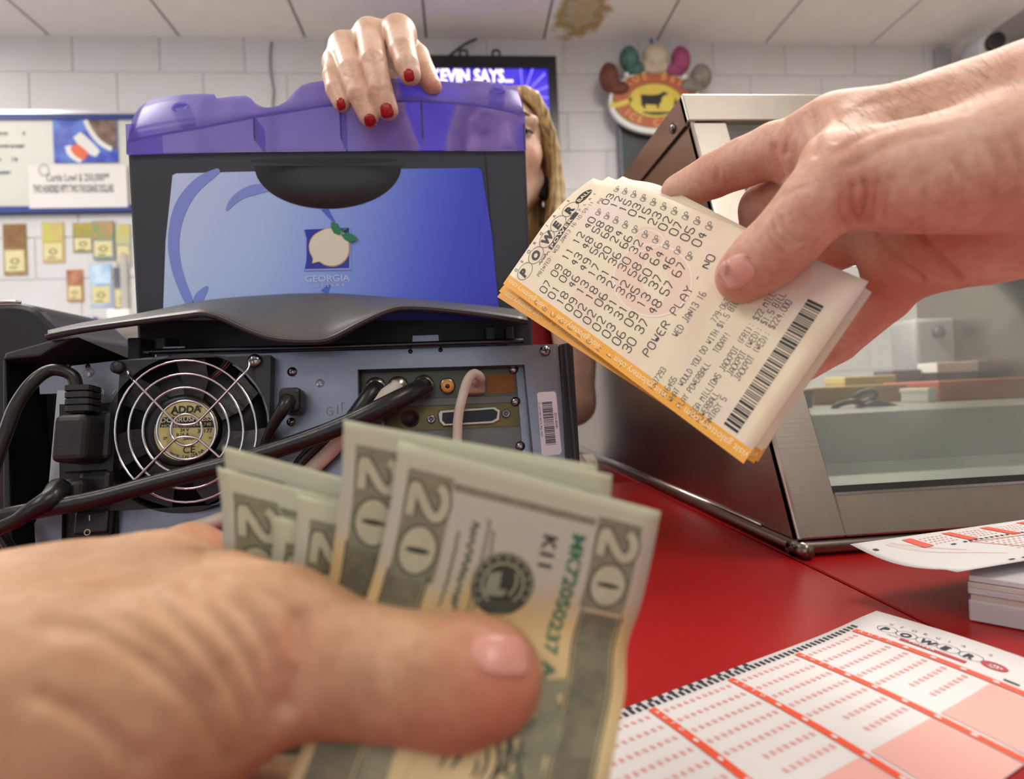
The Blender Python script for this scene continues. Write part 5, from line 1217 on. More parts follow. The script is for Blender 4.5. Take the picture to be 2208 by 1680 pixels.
V = crease(V, Q, [([(1668, 318), (1674, 345), (1688, 385)], 9, 0.0015), ([(1692, 256), (1700, 290), (1695, 330)], 7, 0.00102), ([(1752, 232), (1762, 275), (1757, 330)], 10, 0.00170), ([(1800, 240), (1808, 270), (1800, 300)], 9, 0.00102), ([(1535, 330), (1548, 365), (1545, 395)], 6, 0.00068), ([(1722, 262), (1728, 300)], 6, 0.00068),
  ([(1862, 390), (1868, 425), (1855, 475)], 6, .0019), ([(1838, 400), (1836, 440), (1850, 482)], 6, .0015), ([(1890, 395), (1884, 440), (1872, 478)], 7, .0012), ([(1815, 420), (1812, 460), (1830, 490)], 6, 0.00119), ([(1920, 385), (1915, 430), (1900, 478)], 9, 0.00085), ([(1990, 380), (2000, 420), (1985, 470)], 10, 0.00085), ([(2060, 350), (2080, 400), (2065, 460)], 10, 0.00085), ([(2130, 310), (2155, 370), (2140, 440)], 12, 0.00102), ([(2180, 300), (2200, 360), (2190, 430)], 10, 0.00102),
  ([(1668, 482), (1680, 510), (1702, 530)], 5, 0.00102), ([(1684, 470), (1698, 500), (1722, 522)], 5, 0.00102), ([(1655, 500), (1668, 525), (1686, 545)], 5, 0.00068), ([(1706, 460), (1716, 480)], 5, 0.00068),
  ([(1800, 330), (1880, 285), (1980, 255), (2090, 235)], 10, 0.00068), ([(1830, 360), (1930, 310), (2040, 285)], 10, 0.00051), ([(1850, 235), (1950, 205), (2060, 180)], 12, 0.00051), ([(1985, 498), (2020, 550), (2065, 600)], 8, 0.00204), ([(1900, 510), (1935, 560), (1985, 600)], 8, 0.00136), ([(1745, 400), (1700, 415), (1655, 440)], 6, 0.00051)])
p2 = empty('person', PD(2215, 330, .22), 'bare right hand reaching in from the side with lottery tickets', 'person')
RB = body_mesh('right_hand', V, Q, M_skinR, p2, [(PD(1590, 600, .235), .014, .45), (PD(1540, 390, .285), .016, .3), (PD(1690, 350, .255), .012, .45), (PD(1850, 440, .20), .009, .4), (PD(1900, 650, .26), .03, .7), (PD(2050, 540, .22), .02, .5), (PD(1750, 440, .2), .012, .2)])  # spots on little finger and lower palm paint their red shade
nail('fingernail', V, Q, (1590, 584), (20, 26), (-32, 22), M_nail, RB, .0005)
# fine hairs along the wrist
bv = BVHTree.FromPolygons([tuple(v) for v in V], [tuple(int(i) for i in q) for q in Q]); random.seed(5); parts = []
for i in range(170):
    px = random.uniform(1830, 2200); edge = np.interp(px, (1830, 1900, 2000, 2100, 2208), (232, 206, 172, 142, 100)); py = edge+random.uniform(4, 90)**1
    h = bv.ray_cast(Vector(CAM), Vector(nrm(ray(px, py))))
    if h[0] is None: continue
    p0, n = np.array(h[0]), np.array(h[1]); dr = nrm(PD(px-40, py-8+random.uniform(-14, 10), .22)-PD(px, py, .22)); L_ = random.uniform(.004, .010)
    pts = [p0-n*.0002, p0+dr*L_*.4+n*.0016, p0+dr*L_+n*.0014]
    parts.append(tube_geo(catmull(pts, 2), [.00005, .00004, .00001], 3))
Vh, Fh = merge(parts); tag(mesh('arm_hair', Vh, Fh, mat('arm_hair', '#9a7a58', .5), RB), None, None, None, 'stuff')
# ================================================================== the clerk behind the terminal
M_skinC = skin('skin_clerk', '#dcb9a0', '#d5ae94', '#e4c6b0', 1.0, .1, .22, .4)
p3 = empty('person', (.02, 1.0, FZ), 'blonde clerk with red nails behind the lottery terminal', 'person')
CH = []
CH += chain([(798, 78, .478, .0118), (806, 134, .434, .0101), (820, 194, .4285, .0092), (836, 236, .4325, .0082)], .0012)
CH += chain([(860, 74, .474, .0126), (869, 112, .442, .0106), (878, 142, .434, .0094), (884, 160, .433, .0084)], .0012)
CH += chain([(742, 104, .478, .0108), (757, 152, .438, .0094), (774, 204, .4300, .0086), (795, 250, .4325, .0079)], .0012)
CH += chain([(725, 138, .474, .0092), (719, 165, .446, .0083), (724, 195, .438, .0076), (737, 222, .4350, .0069)], .0012)
CH += chain([(868, 120, .510, .0140), (898, 126, .482, .0115), (915, 160, .462, .0098), (932, 186, .4535, .0076)], .0015)
for a, r_ in (((798, 78, .478), .0118), ((860, 74, .474), .0126), ((742, 104, .478), .0108), ((725, 138, .474), .0092)):
    CH.append((PD(*a), r_, PD(805, 120, .545), .019, .010))
CH += chain([(868, 120, .510, .0140), (815, 130, .555, .019)], .010)
CH += chain([(805, 120, .545, .0200), (805, 165, .590, .0210), (815, 230, .66, .0280), (850, 330, .80, .036)], .012)
Vc, Qc = sdf(CH, .0011, .006); Vc = relax(Vc, Qc, 2)
Vc = crease(Vc, Qc, [([(792, 134), (808, 137), (826, 131)], 4, .0005), ([(806, 192), (820, 195), (834, 190)], 4, .0004), ([(745, 163), (757, 167), (772, 162)], 4, .0004), ([(854, 86), (868, 89), (884, 86)], 4, .0003), ([(762, 216), (776, 219), (788, 213)], 4, .0003)])
# head, neck, arms
Hc = PD(1080, 338, .98)
def hp_(x, y, z): return Hc+A(x, -y, z)          # x to her left, y towards the customer, z up
HD = [(hp_(0, -.02, .018), .078, hp_(0, .0, .018), .076, .02), (hp_(0, .040, .012), .060, hp_(0, .050, -.050), .047, .02), (hp_(0, .050, -.05), .042, hp_(0, .060, -.098), .024, .02),
  (hp_(-.042, .02, -.055), .030, hp_(-.012, .058, -.098), .022, .02), (hp_(.042, .02, -.055), .030, hp_(.012, .058, -.098), .022, .02),
  (hp_(-.036, .060, -.022), .026, hp_(-.034, .066, -.030), .024, .015), (hp_(.036, .060, -.022), .026, hp_(.034, .066, -.030), .024, .015),
  (hp_(0, .098, .004), .0075, hp_(0, .110, -.030), .0105, .008), (hp_(-.010, .104, -.034), .0065, hp_(.010, .104, -.034), .0065, .006),
  (hp_(-.045, .084, .020), .010, hp_(.045, .084, .020), .010, .012), (hp_(-.018, .094, -.058), .0065, hp_(.018, .094, -.058), .0065, .005), (hp_(-.015, .093, -.067), .0070, hp_(.015, .093, -.067), .0070, .005),
  (hp_(-.078, -.01, .0), .010, hp_(-.078, -.012, -.035), .008, .008), (hp_(.078, -.01, .0), .010, hp_(.078, -.012, -.035), .008, .008),
  (hp_(0, -.015, -.08), .050, hp_(-.01, -.03, -.17), .052, .03)]
cuts = [(hp_(-.034, .104, .002), .0145, hp_(-.029, .104, .002), .0145, .006), (hp_(.034, .104, .002), .0145, hp_(.029, .104, .002), .0145, .006), (hp_(-.02, .104, -.0625), .0012, hp_(.02, .104, -.0625), .0012, .002)]
Vh, Qh = sdf(HD, .0026, .012, cuts); Vh = relax(Vh, Qh, 2)
SHL, SHR = PD(1207, 612, .95), PD(915, 610, 1.02)
NB = hp_(-.032, -.03, -.17)
AR = [(NB, .05, SHL+A(0, 0, 0), .043, .04), (NB, .05, SHR, .043, .04), (NB+A(0, .01, -.05), .075, NB+A(0, .01, -.25), .095, .04)]
EL = PD(1236, 870, .89); AR += [(SHL, .044, PD(1244, 720, .90), .0335, .02), (PD(1244, 720, .90), .0335, EL, .032, .02)]
WL = A(.045, .72, .055); AR += [(EL, .033, WL, .022, .015)]
ER = PD(850, 330, .80); AR += [(SHR, .044, ER+A(-.02, .05, -.06), .036, .02), (ER+A(-.02, .05, -.06), .036, ER, .034, .02)]
Va, Qa = sdf(AR, .005, .02); Va = relax(Va, Qa, 2)
# her left hand, resting on the counter behind the terminal
LHc = [(WL, .022, WL+A(-.035, -.045, -.022), .019, .01)]
for i, (dx, dy, L_) in enumerate(((.012, -.085, 1), (-.010, -.098, 1.08), (-.033, -.097, 1), (-.054, -.085, .82))):
    k0 = WL+A(dx*.55-.02, dy*.62, -.020); k1 = WL+A(dx-.022, dy-.010*L_, -.034); k2 = WL+A(dx-.026, dy-.034*L_, -.046)
    LHc += [(WL+A(-.02, -.03, -.015), .016, k0, .0105, .008), (k0, .0100, k1, .0090, .005), (k1, .0088, k2, .0072, .005)]
LHc += [(WL+A(-.005, -.02, -.02), .014, WL+A(.030, -.055, -.036), .0100, .008), (WL+A(.030, -.055, -.036), .0098, WL+A(.032, -.085, -.046), .0078, .005)]
Vl, Ql = sdf(LHc, .0022, .006); Vl = relax(Vl, Ql, 1)
Vb = np.concatenate([Vc, Vh, Va, Vl]); o1, o2, o3 = len(Vc), len(Vc)+len(Vh), len(Vc)+len(Vh)+len(Va); Qb = np.concatenate([Qc, Qh+o1, Qa+o2, Ql+o3])
CB = body_mesh('body', Vb, Qb, M_skinC, p3, [(PD(836, 250, .425), .010, .15), (PD(932, 190, .445), .012, .5), (hp_(-.04, .08, -.03), .03, .3), (hp_(.04, .08, -.03), .03, .3), (hp_(0, .10, -.062), .014, .7)])  # the strong thumb spot paints in its orange shadow
M_rn = mat('red_nail_varnish', '#b00f1c', .12, coat=.6, noise=(300, .3, '#8c0a14'))
for c, u, v in (((834, 238), (14, -2), (3, 16)), ((882, 162), (11, -1), (2, 14)), ((798, 260), (12, -4), (5, 14)), ((735, 224), (9, -3), (3, 13))): nail('fingernail', Vc, Qc, c, u, v, M_rn, CB, .0007)
# eyes, brows, hair
M_eyew = mat('eye_white_shaded', '#b5a79f', .25); M_iris = mat('iris_dark', '#3a2a20', .15)  # shadow round the eye is mixed into the white's colour
for sx in (-1, 1):
    e = lathe('eye', hp_(.0315*sx, .0815, .002), (0, -1, 0), [(.0122*math.sin(t), -.0122*math.cos(t)) for t in np.linspace(.05, math.pi-.05, 12)], M_eyew, CB, 18, True)
    lathe('iris', hp_(.0315*sx, .0922, .002), (0, -1, 0), [(.0058, 0), (.005, .0016), (.002, .0022)], M_iris, e, 16, True)
    Vl_, Fl_ = [], []; c_e = hp_(.0315*sx, .0815, .002)
    for i in range(7):
        for j in range(11):
            el, az = math.radians(2+88*i/6), math.radians(-90+180*j/10); Vl_.append(c_e+A(math.cos(el)*math.sin(az), -math.cos(el)*math.cos(az), math.sin(el)-.06)*.0131)
    for i in range(6):
        for j in range(10): a_ = i*11+j; Fl_.append((a_, a_+1, a_+12, a_+11))
    mesh('eyelid', Vl_, Fl_, M_skinC, CB, True)
    tube('eyelashes', [hp_(.0315*sx-.013, .0835, .0015), hp_(.0315*sx-.006, .0935, .0018), hp_(.0315*sx+.006, .0935, .0018), hp_(.0315*sx+.014, .0835, .0025)], .0016, mat('lash_dark', '#2b1d16', .5), CB, 6)
    tube('eyebrow', [hp_(.014*sx, .0965, .022), hp_(.031*sx, .0965, .028), hp_(.050*sx, .086, .021)], [.002, .0028, .0008], mat('brow_brown', '#80603f', .6), CB, 6)
def hair_mat():
    m = mat('blonde_hair', '#b2915c', .38); nt = m.node_tree; b = nt.nodes['Principled BSDF']; tc = nt.nodes.new('ShaderNodeTexCoord'); mp = nt.nodes.new('ShaderNodeMapping'); mp.inputs['Scale'].default_value = (160, 160, 6)
    n = nt.nodes.new('ShaderNodeTexNoise'); n.inputs['Scale'].default_value = 1; nt.links.new(tc.outputs['Object'], mp.inputs['Vector']); nt.links.new(mp.outputs['Vector'], n.inputs['Vector'])
    rp = nt.nodes.new('ShaderNodeValToRGB'); rp.color_ramp.elements[0].position = .35; rp.color_ramp.elements[0].color = lin('#7c5c36'); rp.color_ramp.elements[1].position = .62; rp.color_ramp.elements[1].color = lin('#cdb07a'); nt.links.new(n.outputs['Fac'], rp.inputs['Fac']); nt.links.new(rp.outputs['Color'], b.inputs['Base Color']); return m
M_hr = hair_mat(); HS = [(hp_(0, -.03, .024), .086, hp_(0, -.012, .024), .083, .02), (hp_(0, -.045, .0), .078, hp_(0, -.045, -.15), .072, .03)]
random.seed(9)
for sx in (-1, 1):
    for i in range(15):
        f_ = i/14; y0 = .055-.10*f_; a = hp_(.008*sx, y0*.8, .098-.02*abs(f_-.4)); b = hp_(sx*(.052+.012*math.sin(f_*3)), y0*1.02+.012, .066); c = hp_(sx*(.082+random.uniform(-.003, .006)), y0*.75+.006, -.01); d = hp_(sx*(.084+random.uniform(-.004, .008)), y0*.7+.01, -.09); e = hp_(sx*(.070+random.uniform(-.012, .012)), y0*.6+.035, -.17); g = hp_(sx*(.058+random.uniform(-.02, .012)), y0*.4+.055, -.26)
        P = catmull([a, b, c, d, e, g], 3); rr = np.interp(np.linspace(0, 1, len(P)), (0, .2, .7, 1), (.007, .0105, .0095, .004))
        for k in range(len(P)-1): HS.append((P[k], rr[k], P[k+1], rr[k+1], .004))
Vr, Qr = sdf(HS, .0028, .01, [(hp_(0, .125, .02), .060, hp_(0, .125, -.10), .060, .01)]); Vr = relax(Vr, Qr, 1)
mesh('hair', Vr, Qr, M_hr, CB, True)
er = hp_(.068, .030, -.066); lathe('jaw_disc', er, (.6, -1, 0), [(.012, -.003), (.019, 0), (.019, .003), (.012, .005)], mat('jaw_disc_black', '#141212', .8), CB, 18, True)  # matte black disc beside the jaw
# clothes
TP = [(NB+A(-.065, .0, -.035), .050, NB+A(-.085, .0, -.09), .062, .03), (NB+A(.065, .0, -.035), .050, NB+A(.085, .0, -.09), .062, .03), (NB+A(-.05, .0, -.12), .090, NB+A(-.045, .02, -.42), .082, .05), (NB+A(.05, .0, -.12), .090, NB+A(.045, .02, -.42), .082, .05), (NB+A(-.06, .02, -.42), .085, NB+A(-.06, .02, -.58), .09, .05), (NB+A(.06, .02, -.42), .085, NB+A(.06, .02, -.58), .09, .05), (NB+A(-.06, -.055, -.2), .055, NB+A(.06, -.055, -.2), .055, .04)]
Vt, Qt = sdf(TP, .006, .03); Vt = relax(Vt, Qt, 2); mesh('tank_top', Vt, Qt, mat('red_shirt', '#8e1218', .75, noise=(30, .4, '#7a0e14'), bump=(400, .3)), CB, True)
hz = NB[2]-.60; TR = []
for sx in (-1, 1): h0 = A(NB[0]+.07*sx, NB[1]+.02, hz); TR += [(h0, .085, A(h0[0]+.01*sx, h0[1]-.01, hz-.42 if hz-.42 > FZ+.4 else FZ+.45), .066, .03), (A(h0[0]+.01*sx, h0[1]-.01, FZ+.45), .066, A(h0[0]+.01*sx, h0[1], FZ+.07), .05, .02)]
TR += [(A(NB[0]-.06, NB[1]+.02, hz+.04), .092, A(NB[0]+.06, NB[1]+.02, hz+.04), .092, .03)]
Vt, Qt = sdf(TR, .009, .02); Vt = relax(Vt, Qt, 2); mesh('trousers', Vt, Qt, mat('dark_jeans', '#2c3550', .8), CB, True)
for sx in (-1, 1):
    f0 = A(NB[0]+.095*sx, NB[1]+.03, FZ+.042); Vt, Qt = sdf([(f0, .042, f0+A(.01*sx, -.16, -.008), .034, .02)], .005); Vt[:, 2] = np.maximum(Vt[:, 2], FZ+.0005); mesh('shoe', Vt, Qt, mat('black_shoe', '#1c1c1e', .5), CB, True)
# white receipt curl beside the terminal
a = PY(1268, 962, .62); a[2] = 0
tag(mesh('receipt_strip', *(lambda P: ([q+A(s_*.006, 0, 0) for q in P for s_ in (-1, 1)]+[q+A(s_*.006, .0012, 0) for q in P for s_ in (-1, 1)], [(2*i, 2*i+1, 2*i+3, 2*i+2) for i in range(len(P)-1)]+[(2*len(P)+2*i, 2*len(P)+2*i+2, 2*len(P)+2*i+3, 2*len(P)+2*i+1) for i in range(len(P)-1)]))(catmull([a+A(0, 0, .0005), a+A(.004, .004, .012), a+A(-.002, .0, .026), a+A(.003, -.004, .040), a+A(-.001, 0, .050)], 4)), mat('receipt_white', '#d8d4cc', .6), None, True), 'curled white receipt strip standing beside the lottery terminal', 'receipt')
# ================================================================== things on and before the block wall
WF = WY-.0055
EX, EZ = A(1, 0, 0), A(0, 0, 1)
def wr(px0, py0, px1, py1, y):
    a, b = PY(px0, (py0+py1)/2, y)[0], PY(px1, (py0+py1)/2, y)[0]; c, d = PY((px0+px1)/2, py1, y)[2], PY((px0+px1)/2, py0, y)[2]
    return a, b, c, d
def slab(name, r, y, th, m, parent=None, bev=0):
    return box(name, (r[0], y-th, r[2]), (r[1], y, r[3]), m, parent, bev)
def wmap(y): return lambda x, z: A(x, y, z)
M_black = mat('black_plastic', '#17181b', .4); M_white = mat('white_card', '#dedcd8', .6)
M_ink = mat('dark_grey_ink', '#55606e', .6); M_ink2 = mat('black_print', '#3b3936', .6)

# ---- menu board
mb = empty('menu_board', PY(100, 455, WF), 'white letter menu board in a blue frame on the block wall', 'menu board')
r = wr(-330, 247, 430, 460, WF-.02)
slab('board_panel', r, WF, .02, mat('menu_panel_white', '#cfd0cc', .35, noise=(3, .6, '#c6c6b8')), mb)
M_bluef = mat('blue_frame_plastic', '#2b3f86', .4)
zt, zb = r[3], r[2]
box('frame_rail', (r[0], WF-.032, zt-.026), (r[1], WF, zt-.006), M_bluef, mb); box('frame_rail', (r[0], WF-.032, zb), (r[1], WF, zb+.03), M_bluef, mb)
box('light_strip', (r[0], WF-.04, zt-.006), (r[1], WF, zt+.012), mat('frame_silver', '#d8d8dc', .25, .6), mb)
pic = slab('drink_picture', wr(116, 259, 254, 351, WF-.022), WF-.02, .006, mat('picture_blue', '#2436a8', .35, noise=(14, .75, '#5f86d6')), mb)
pr = wr(116, 259, 254, 351, WF-.027); w_, h_ = pr[1]-pr[0], pr[3]-pr[2]
def pp(u, v): return (pr[0]+w_*u, pr[2]+h_*v)
p = Print(); p.poly([pp(*q) for q in ((.5, 1), (.56, .78), (.68, .52), (.82, .36), (.98, .30), (.985, 1))]); p.lay('cola_glass', wmap(WF-.0265), mat('cola_brown', '#4a3630', .3, noise=(20, .7, '#a08272')), pic)
p = Print(); p.line([pp(*q) for q in ((.5, 1), (.56, .78), (.68, .52), (.82, .36), (.9, .32))], .022, 1); p.lay('glass_rim', wmap(WF-.027), M_white, pic)
for pts, ww in (([pp(.22, .4), pp(.25, .2), pp(.42, .05)], .03), ([pp(.36, .66), pp(.52, .38), pp(.68, .2)], [.04, .06, .03])):
    p = Print(); p.line(pts, ww, 1); p.lay('white_swoosh', wmap(WF-.027), M_white, pic)
p = Print(); p.line([pp(.3, .4), pp(.38, .26), pp(.5, .14)], [.035, .055, .04], 1); p.lay('red_swoosh', wmap(WF-.0275), mat('logo_red', '#d8603f', .4), pic)
p = Print(); random.seed(4)
for px0, px1, py, hh in ((-60, 17, 289, 8), (48, 55, 288, 8), (-60, 54, 316, 7), (-60, 2, 345, 8), (25, 38, 344, 9), (-60, 24, 373, 7)):   # illegible menu lines
    a, b_ = PY(px0, py, WF-.021), PY(px1, py, WF-.021); k = max(2, int((px1-px0)/5))
    for i in range(k):
        x = a[0]+(b_[0]-a[0])*(i+.2)/k; g = hh/FPX*2.9*.5; w2 = (b_[0]-a[0])/k
        p.rect(x, a[2]-g, x+w2*.25, a[2]+g); p.rect(x, a[2]+g*random.uniform(-1, .6), x+w2*.7, a[2]+g*random.uniform(.65, 1))
p.lay('menu_lines', wmap(WF-.0212), M_ink, mb, True)

# ---- prize cheque banner taped to the board
ck = empty('prize_cheque', PY(160, 440, WF-.034), 'white oversized prize cheque taped over the menu board', 'cheque')
rc = wr(62, 356, 274, 448, WF-.036)
slab('paper', rc, WF-.033, .004, mat('cheque_paper', '#dcd8d6', .6), ck)
p = Print(); a = PY(100, 391, WF-.037); b_ = PY(253, 391, WF-.037); p.font('Curtis Lowl $ 250,000**', a[0], a[2], .05, bold=.02, sx=(b_[0]-a[0])/.53*.95)
a = PY(72, 416, WF-.037); b_ = PY(263, 416, WF-.037); p.font('TWO HUNDRED FIFTY TWO THOUSAND DOLLARS', a[0], a[2], .052, bold=.035, sx=(b_[0]-a[0])/1.31*.98)
p.lay('cheque_lettering', wmap(WF-.0372), mat('cheque_ink', '#57524d', .6), ck, True)
p = Print(); a = PY(95, 367, WF-.037); p.disc(a[0], a[2], .026, .03, r0=.7); p.lay('cheque_seal', wmap(WF-.0372), mat('seal_grey', '#a9a6a4', .6), ck)

# ---- instant tickets taped to the wall
def card(px0, py0, px1, py1, top, mid, low, lab, name='scratch_card', price=True, split=.5, y=None):
    y = y or WF-.001
    r = wr(px0, py0, px1, py1, y); t = empty(name, (r[0], y, r[2]), lab, 'scratch card', 'instant tickets taped to the block wall')
    hh = r[3]-r[2]
    slab('ticket_card', r, y, .003, mat('card_'+low[1:], low, .4, noise=(25, .5, mid)), t)
    zs = r[3]-hh*split
    slab('picture_area', (r[0]+.003, r[1]-.003, zs+hh*.03, r[3]-.004), y-.003, .0015, mat('card_top_'+top[1:], top, .35, noise=(22, .8, mid)), t)
    if price:
        q = slab('price_label', (r[0]+.008, r[1]-.010, r[2]+hh*.08, zs-hh*.02), y-.003, .002, mat('price_cream', '#d9cfa0', .5, noise=(30, .4, '#c9b880')), t)
        p = Print(); cx, cz = (r[0]+r[1])/2, (r[2]+zs)/2; w = r[1]-r[0]
        p.disc(cx, cz+.005, w*.2, w*.15, r0=.55); p.rect(cx-w*.25, cz-w*.28, cx+w*.1, cz-w*.2); p.lay('price_print', wmap(y-.0055), mat('price_print_olive', '#8f8650', .6), q, True)
    return t
card(8, 483, 58, 594, '#8a6a34', '#7c4a32', '#a09058', 'tall brown and gold scratch card alone near the dome device')
card(92, 480, 139, 567, '#b9c24a', '#d2968a', '#b7b35c', 'lime green scratch card with a pink stripe')
card(158, 481, 202, 545, '#8f9148', '#c7a03c', '#7d7f83', 'short grey scratch card with a yellow badge')
card(200, 477, 247, 560, '#c08a55', '#5f9a70', '#8c8e96', 'orange-topped scratch card with a green emblem', y=WF-.006)
card(145, 582, 180, 651, '#96503a', '#c08a68', '#a88456', 'small dark red scratch card below the grey one')
card(195, 570, 242, 662, '#9dbede', '#d6e6f4', '#8fa6cc', 'pale blue glittering scratch card')
card(250, 484, 283, 575, '#a9c2a0', '#c9b24a', '#9aa0a8', 'mint green scratch card beside the acrylic strip')
card(246, 576, 281, 670, '#6d7379', '#545a62', '#a7a28e', 'dark grey scratch card low beside the acrylic strip')
M_acr = mat('clear_acrylic', '#f2f4f4', .08, trans=.92, ior=1.49)
r = wr(262, 548, 276, 671, 2.7)
tag(box('acrylic_strip', (r[0], 2.69, r[2]), (r[1], 2.71, r[3]), mat('frosted_acrylic', '#cfcac4', .3, trans=.35), None, .002), 'upright frosted acrylic strip standing on the wall shelf', 'acrylic strip')

# ---- shelf with packets
sz = PY(200, 704, 2.72)[2]
xs0, xs1 = PY(-60, 700, 2.7)[0], PY(420, 700, 2.7)[0]
sh = empty('wall_shelf', (xs0, 2.75, sz), 'narrow white wall shelf holding small packets', 'shelf')
box('shelf_board', (xs0, 2.56, sz-.02), (xs1, WF-.001, sz), mat('shelf_white', '#d0cdc8', .4), sh, .002)
for x in (xs0+.15, xs1-.15): prism('bracket', [(0, 0), (.2, 0), (0, -.15)], ((x, WF-.001, sz-.02), (0, -1, 0), (0, 0, 1)), .01, M_grid, sh)
def packet(px0, px1, ptop, col, col2, lab):
    a = PY(px0, ptop, 2.66); b = PY(px1, ptop, 2.66); h = a[2]-sz
    t = empty('snack_packet', (a[0], 2.66, sz), lab, 'packet', 'packets on the wall shelf')
    fr = (A((a[0]+b[0])/2, 2.66, sz), EX, A(0, 1, 0), EZ); w = (b[0]-a[0])/2
    box('packet_body', (-w, -.03, 0), (w, .03, h), mat('packet_'+col[1:], col, .25, noise=(30, .8, col2)), t, .006, 2, fr)
    box('packet_flap', (-w*.9, -.032, h*.55), (w*.9, -.03, h*.85), mat('flap_'+col2[1:], col2, .3), t, 0, 1, fr)
packet(102, 126, 678, '#a89a78', '#c0a888', 'tan snack packet on the wall shelf')
packet(128, 152, 688, '#c8282c', '#e0a0a0', 'red snack packet on the wall shelf')
packet(158, 182, 690, '#5a6276', '#7c8496', 'slate grey snack packet on the wall shelf')
packet(186, 212, 684, '#3450a8', '#b8c8f0', 'bright blue snack packet on the wall shelf')
packet(216, 250, 688, '#8a5c58', '#b09890', 'maroon snack packet on the wall shelf')
box_r = wr(236, 668, 284, 677, 2.62)
tag(box('paper_tray', (box_r[0], 2.6, sz), (box_r[1], 2.64, box_r[3]), mat('tray_white', '#eceae6', .4), None, .004), 'white tray at the end of the wall shelf', 'tray')

# ---- wire down the wall
tag(tube('hanging_wire', [PY(585, 90, WF-.006), PY(582, 120, WF-.006), PY(584, 160, WF-.006), PY(590, 195, WF-.006), PY(588, 230, WF-.006), PY(587, 330, WF-.006)], .004, mat('wire_grey', '#7c7c80', .5)), 'thin grey wire hanging down the block wall from the ceiling', 'wire')

# ---- television
TVY = 2.78
tv = empty('television', PY(1005, 345, TVY), 'black flat television showing a blue caption screen on the wall', 'television')
r = wr(800, 123, 1203, 352, TVY)
box('tv_body', (r[0], TVY, r[2]), (r[1], TVY+.06, r[3]), M_black, tv, .006)
bz = .045
bm = bmesh.new()
for lo, hi in (((r[0], r[2]), (r[0]+bz, r[3])), ((r[1]-bz, r[2]), (r[1], r[3])), ((r[0]+bz, r[2]), (r[1]-bz, r[2]+bz)), ((r[0]+bz, r[3]-bz-.015), (r[1]-bz, r[3]))):
    bm_box(bm, (lo[0], TVY-.015, lo[1]), (hi[0], TVY, hi[1]))
bm_obj('bezel', bm, mat('bezel_black', '#121316', .3), tv)
def tv_mat():
    m = mat('tv_screen_image', '#3a2fd0', .3); nt = m.node_tree; b = nt.nodes['Principled BSDF']
    n = nt.nodes.new('ShaderNodeTexNoise'); n.inputs['Scale'].default_value = 7; tc = nt.nodes.new('ShaderNodeTexCoord'); nt.links.new(tc.outputs['Object'], n.inputs['Vector'])
    rp = nt.nodes.new('ShaderNodeValToRGB'); rp.color_ramp.elements[0].color = lin('#1c18c8'); rp.color_ramp.elements[1].color = lin('#5a48e0'); rp.color_ramp.elements[0].position = .4; rp.color_ramp.elements[1].position = .75
    nt.links.new(n.outputs['Fac'], rp.inputs['Fac']); nt.links.new(rp.outputs['Color'], b.inputs['Emission Color']); b.inputs['Emission Strength'].default_value = 1.0; b.inputs['Base Color'].default_value = (0, 0, 0, 1)
    return m
sc_ = box('screen', (r[0]+bz, TVY-.006, r[2]+bz), (r[1]-bz, TVY, r[3]-bz), tv_mat(), tv)
p = Print(); a = PY(930, 176, TVY-.007); b_ = PY(1142, 176, TVY-.007); p.font('KEVIN SAYS...', a[0], a[2], .088, bold=.03, sx=(b_[0]-a[0])/.625); p.lay('caption', wmap(TVY-.0072), mat('caption_white', '#fff0e0', .5, emit=1.1), sc_, True)
p = Print(); a = PY(1128, 207, TVY-.007)
for i in range(7): t = -.9+i*.42; p.line([(a[0]+.03*math.cos(t), a[2]+.03*math.sin(t)), (a[0]+.16*math.cos(t), a[2]+.16*math.sin(t))], [.004, .012])
p.lay('light_rays', wmap(TVY-.0070), mat('ray_blue', '#7c70f0', .5, emit=.9), sc_, True)
p = Print(); p.disc(a[0], a[2], .05, .045); p.lay('orange_burst', wmap(TVY-.0074), mat('burst_orange', '#f06a48', .5, emit=.9), sc_)
for px in (1000, 1070):
    a = PY(px, 123, TVY+.03); tube('mount_loop', [a+A(-.016, 0, 0), a+A(-.016, 0, .03), a+A(.016, 0, .03), a+A(.016, 0, 0)], .006, M_black, tv, 8, 4)
tag(tube('tv_cable', [PY(962, 126, TVY+.07), PY(985, 108, TVY+.07), PY(1005, 94, TVY+.07), PY(1028, 84, TVY+.07)], .007, mat('cable_dark', '#3a3c40', .5)), 'short dark cable rising from the television to the ceiling', 'cable')

# ---- ice cream parlour sign
SY = 2.8
sg = empty('ice_cream_sign', PY(1425, 280, SY), 'oval red and yellow ice cream sign topped with five scoops', 'sign')
c0 = PY(1412, 222, SY); kx = SY/FPX*1.0
def spt(px, py): return PY(px, py, SY)
def ell(cx, cy, rx, ry, n=40, a0=0, a1=2*math.pi): return [(cx+rx*math.cos(a0+(a1-a0)*i/n), cy+ry*math.sin(a0+(a1-a0)*i/n)) for i in range(n)]
fr = ((c0[0], SY+.012, c0[2]), (1, 0, 0), (0, 0, 1))
q = kx*1.03
prism('oval_backing', ell(0, 0, 102*q, 68*q), fr, .02, mat('sign_white_edge', '#d9d8d8', .4), sg, .003)
def sm(off): return lambda x, z: A(c0[0]+x, SY-.008-off, c0[2]+z)
p = Print(); p.disc(0, 4*q, 95*q, 61*q, 40); p.lay('red_oval', sm(.0006), mat('sign_red', '#b5583f', .45, noise=(30, .5, '#a8683c')), sg)
p = Print(); p.disc(0, 4*q, 95*q, 61*q, 40, .95); M_ol = mat('sign_olive', '#8c7434', .5); p.lay('olive_ring', sm(.0010), M_ol, sg); p = Print(); p.disc(0, 3*q, 62*q, 40*q, 36, .93); p.lay('olive_ring', sm(.0010), M_ol, sg)
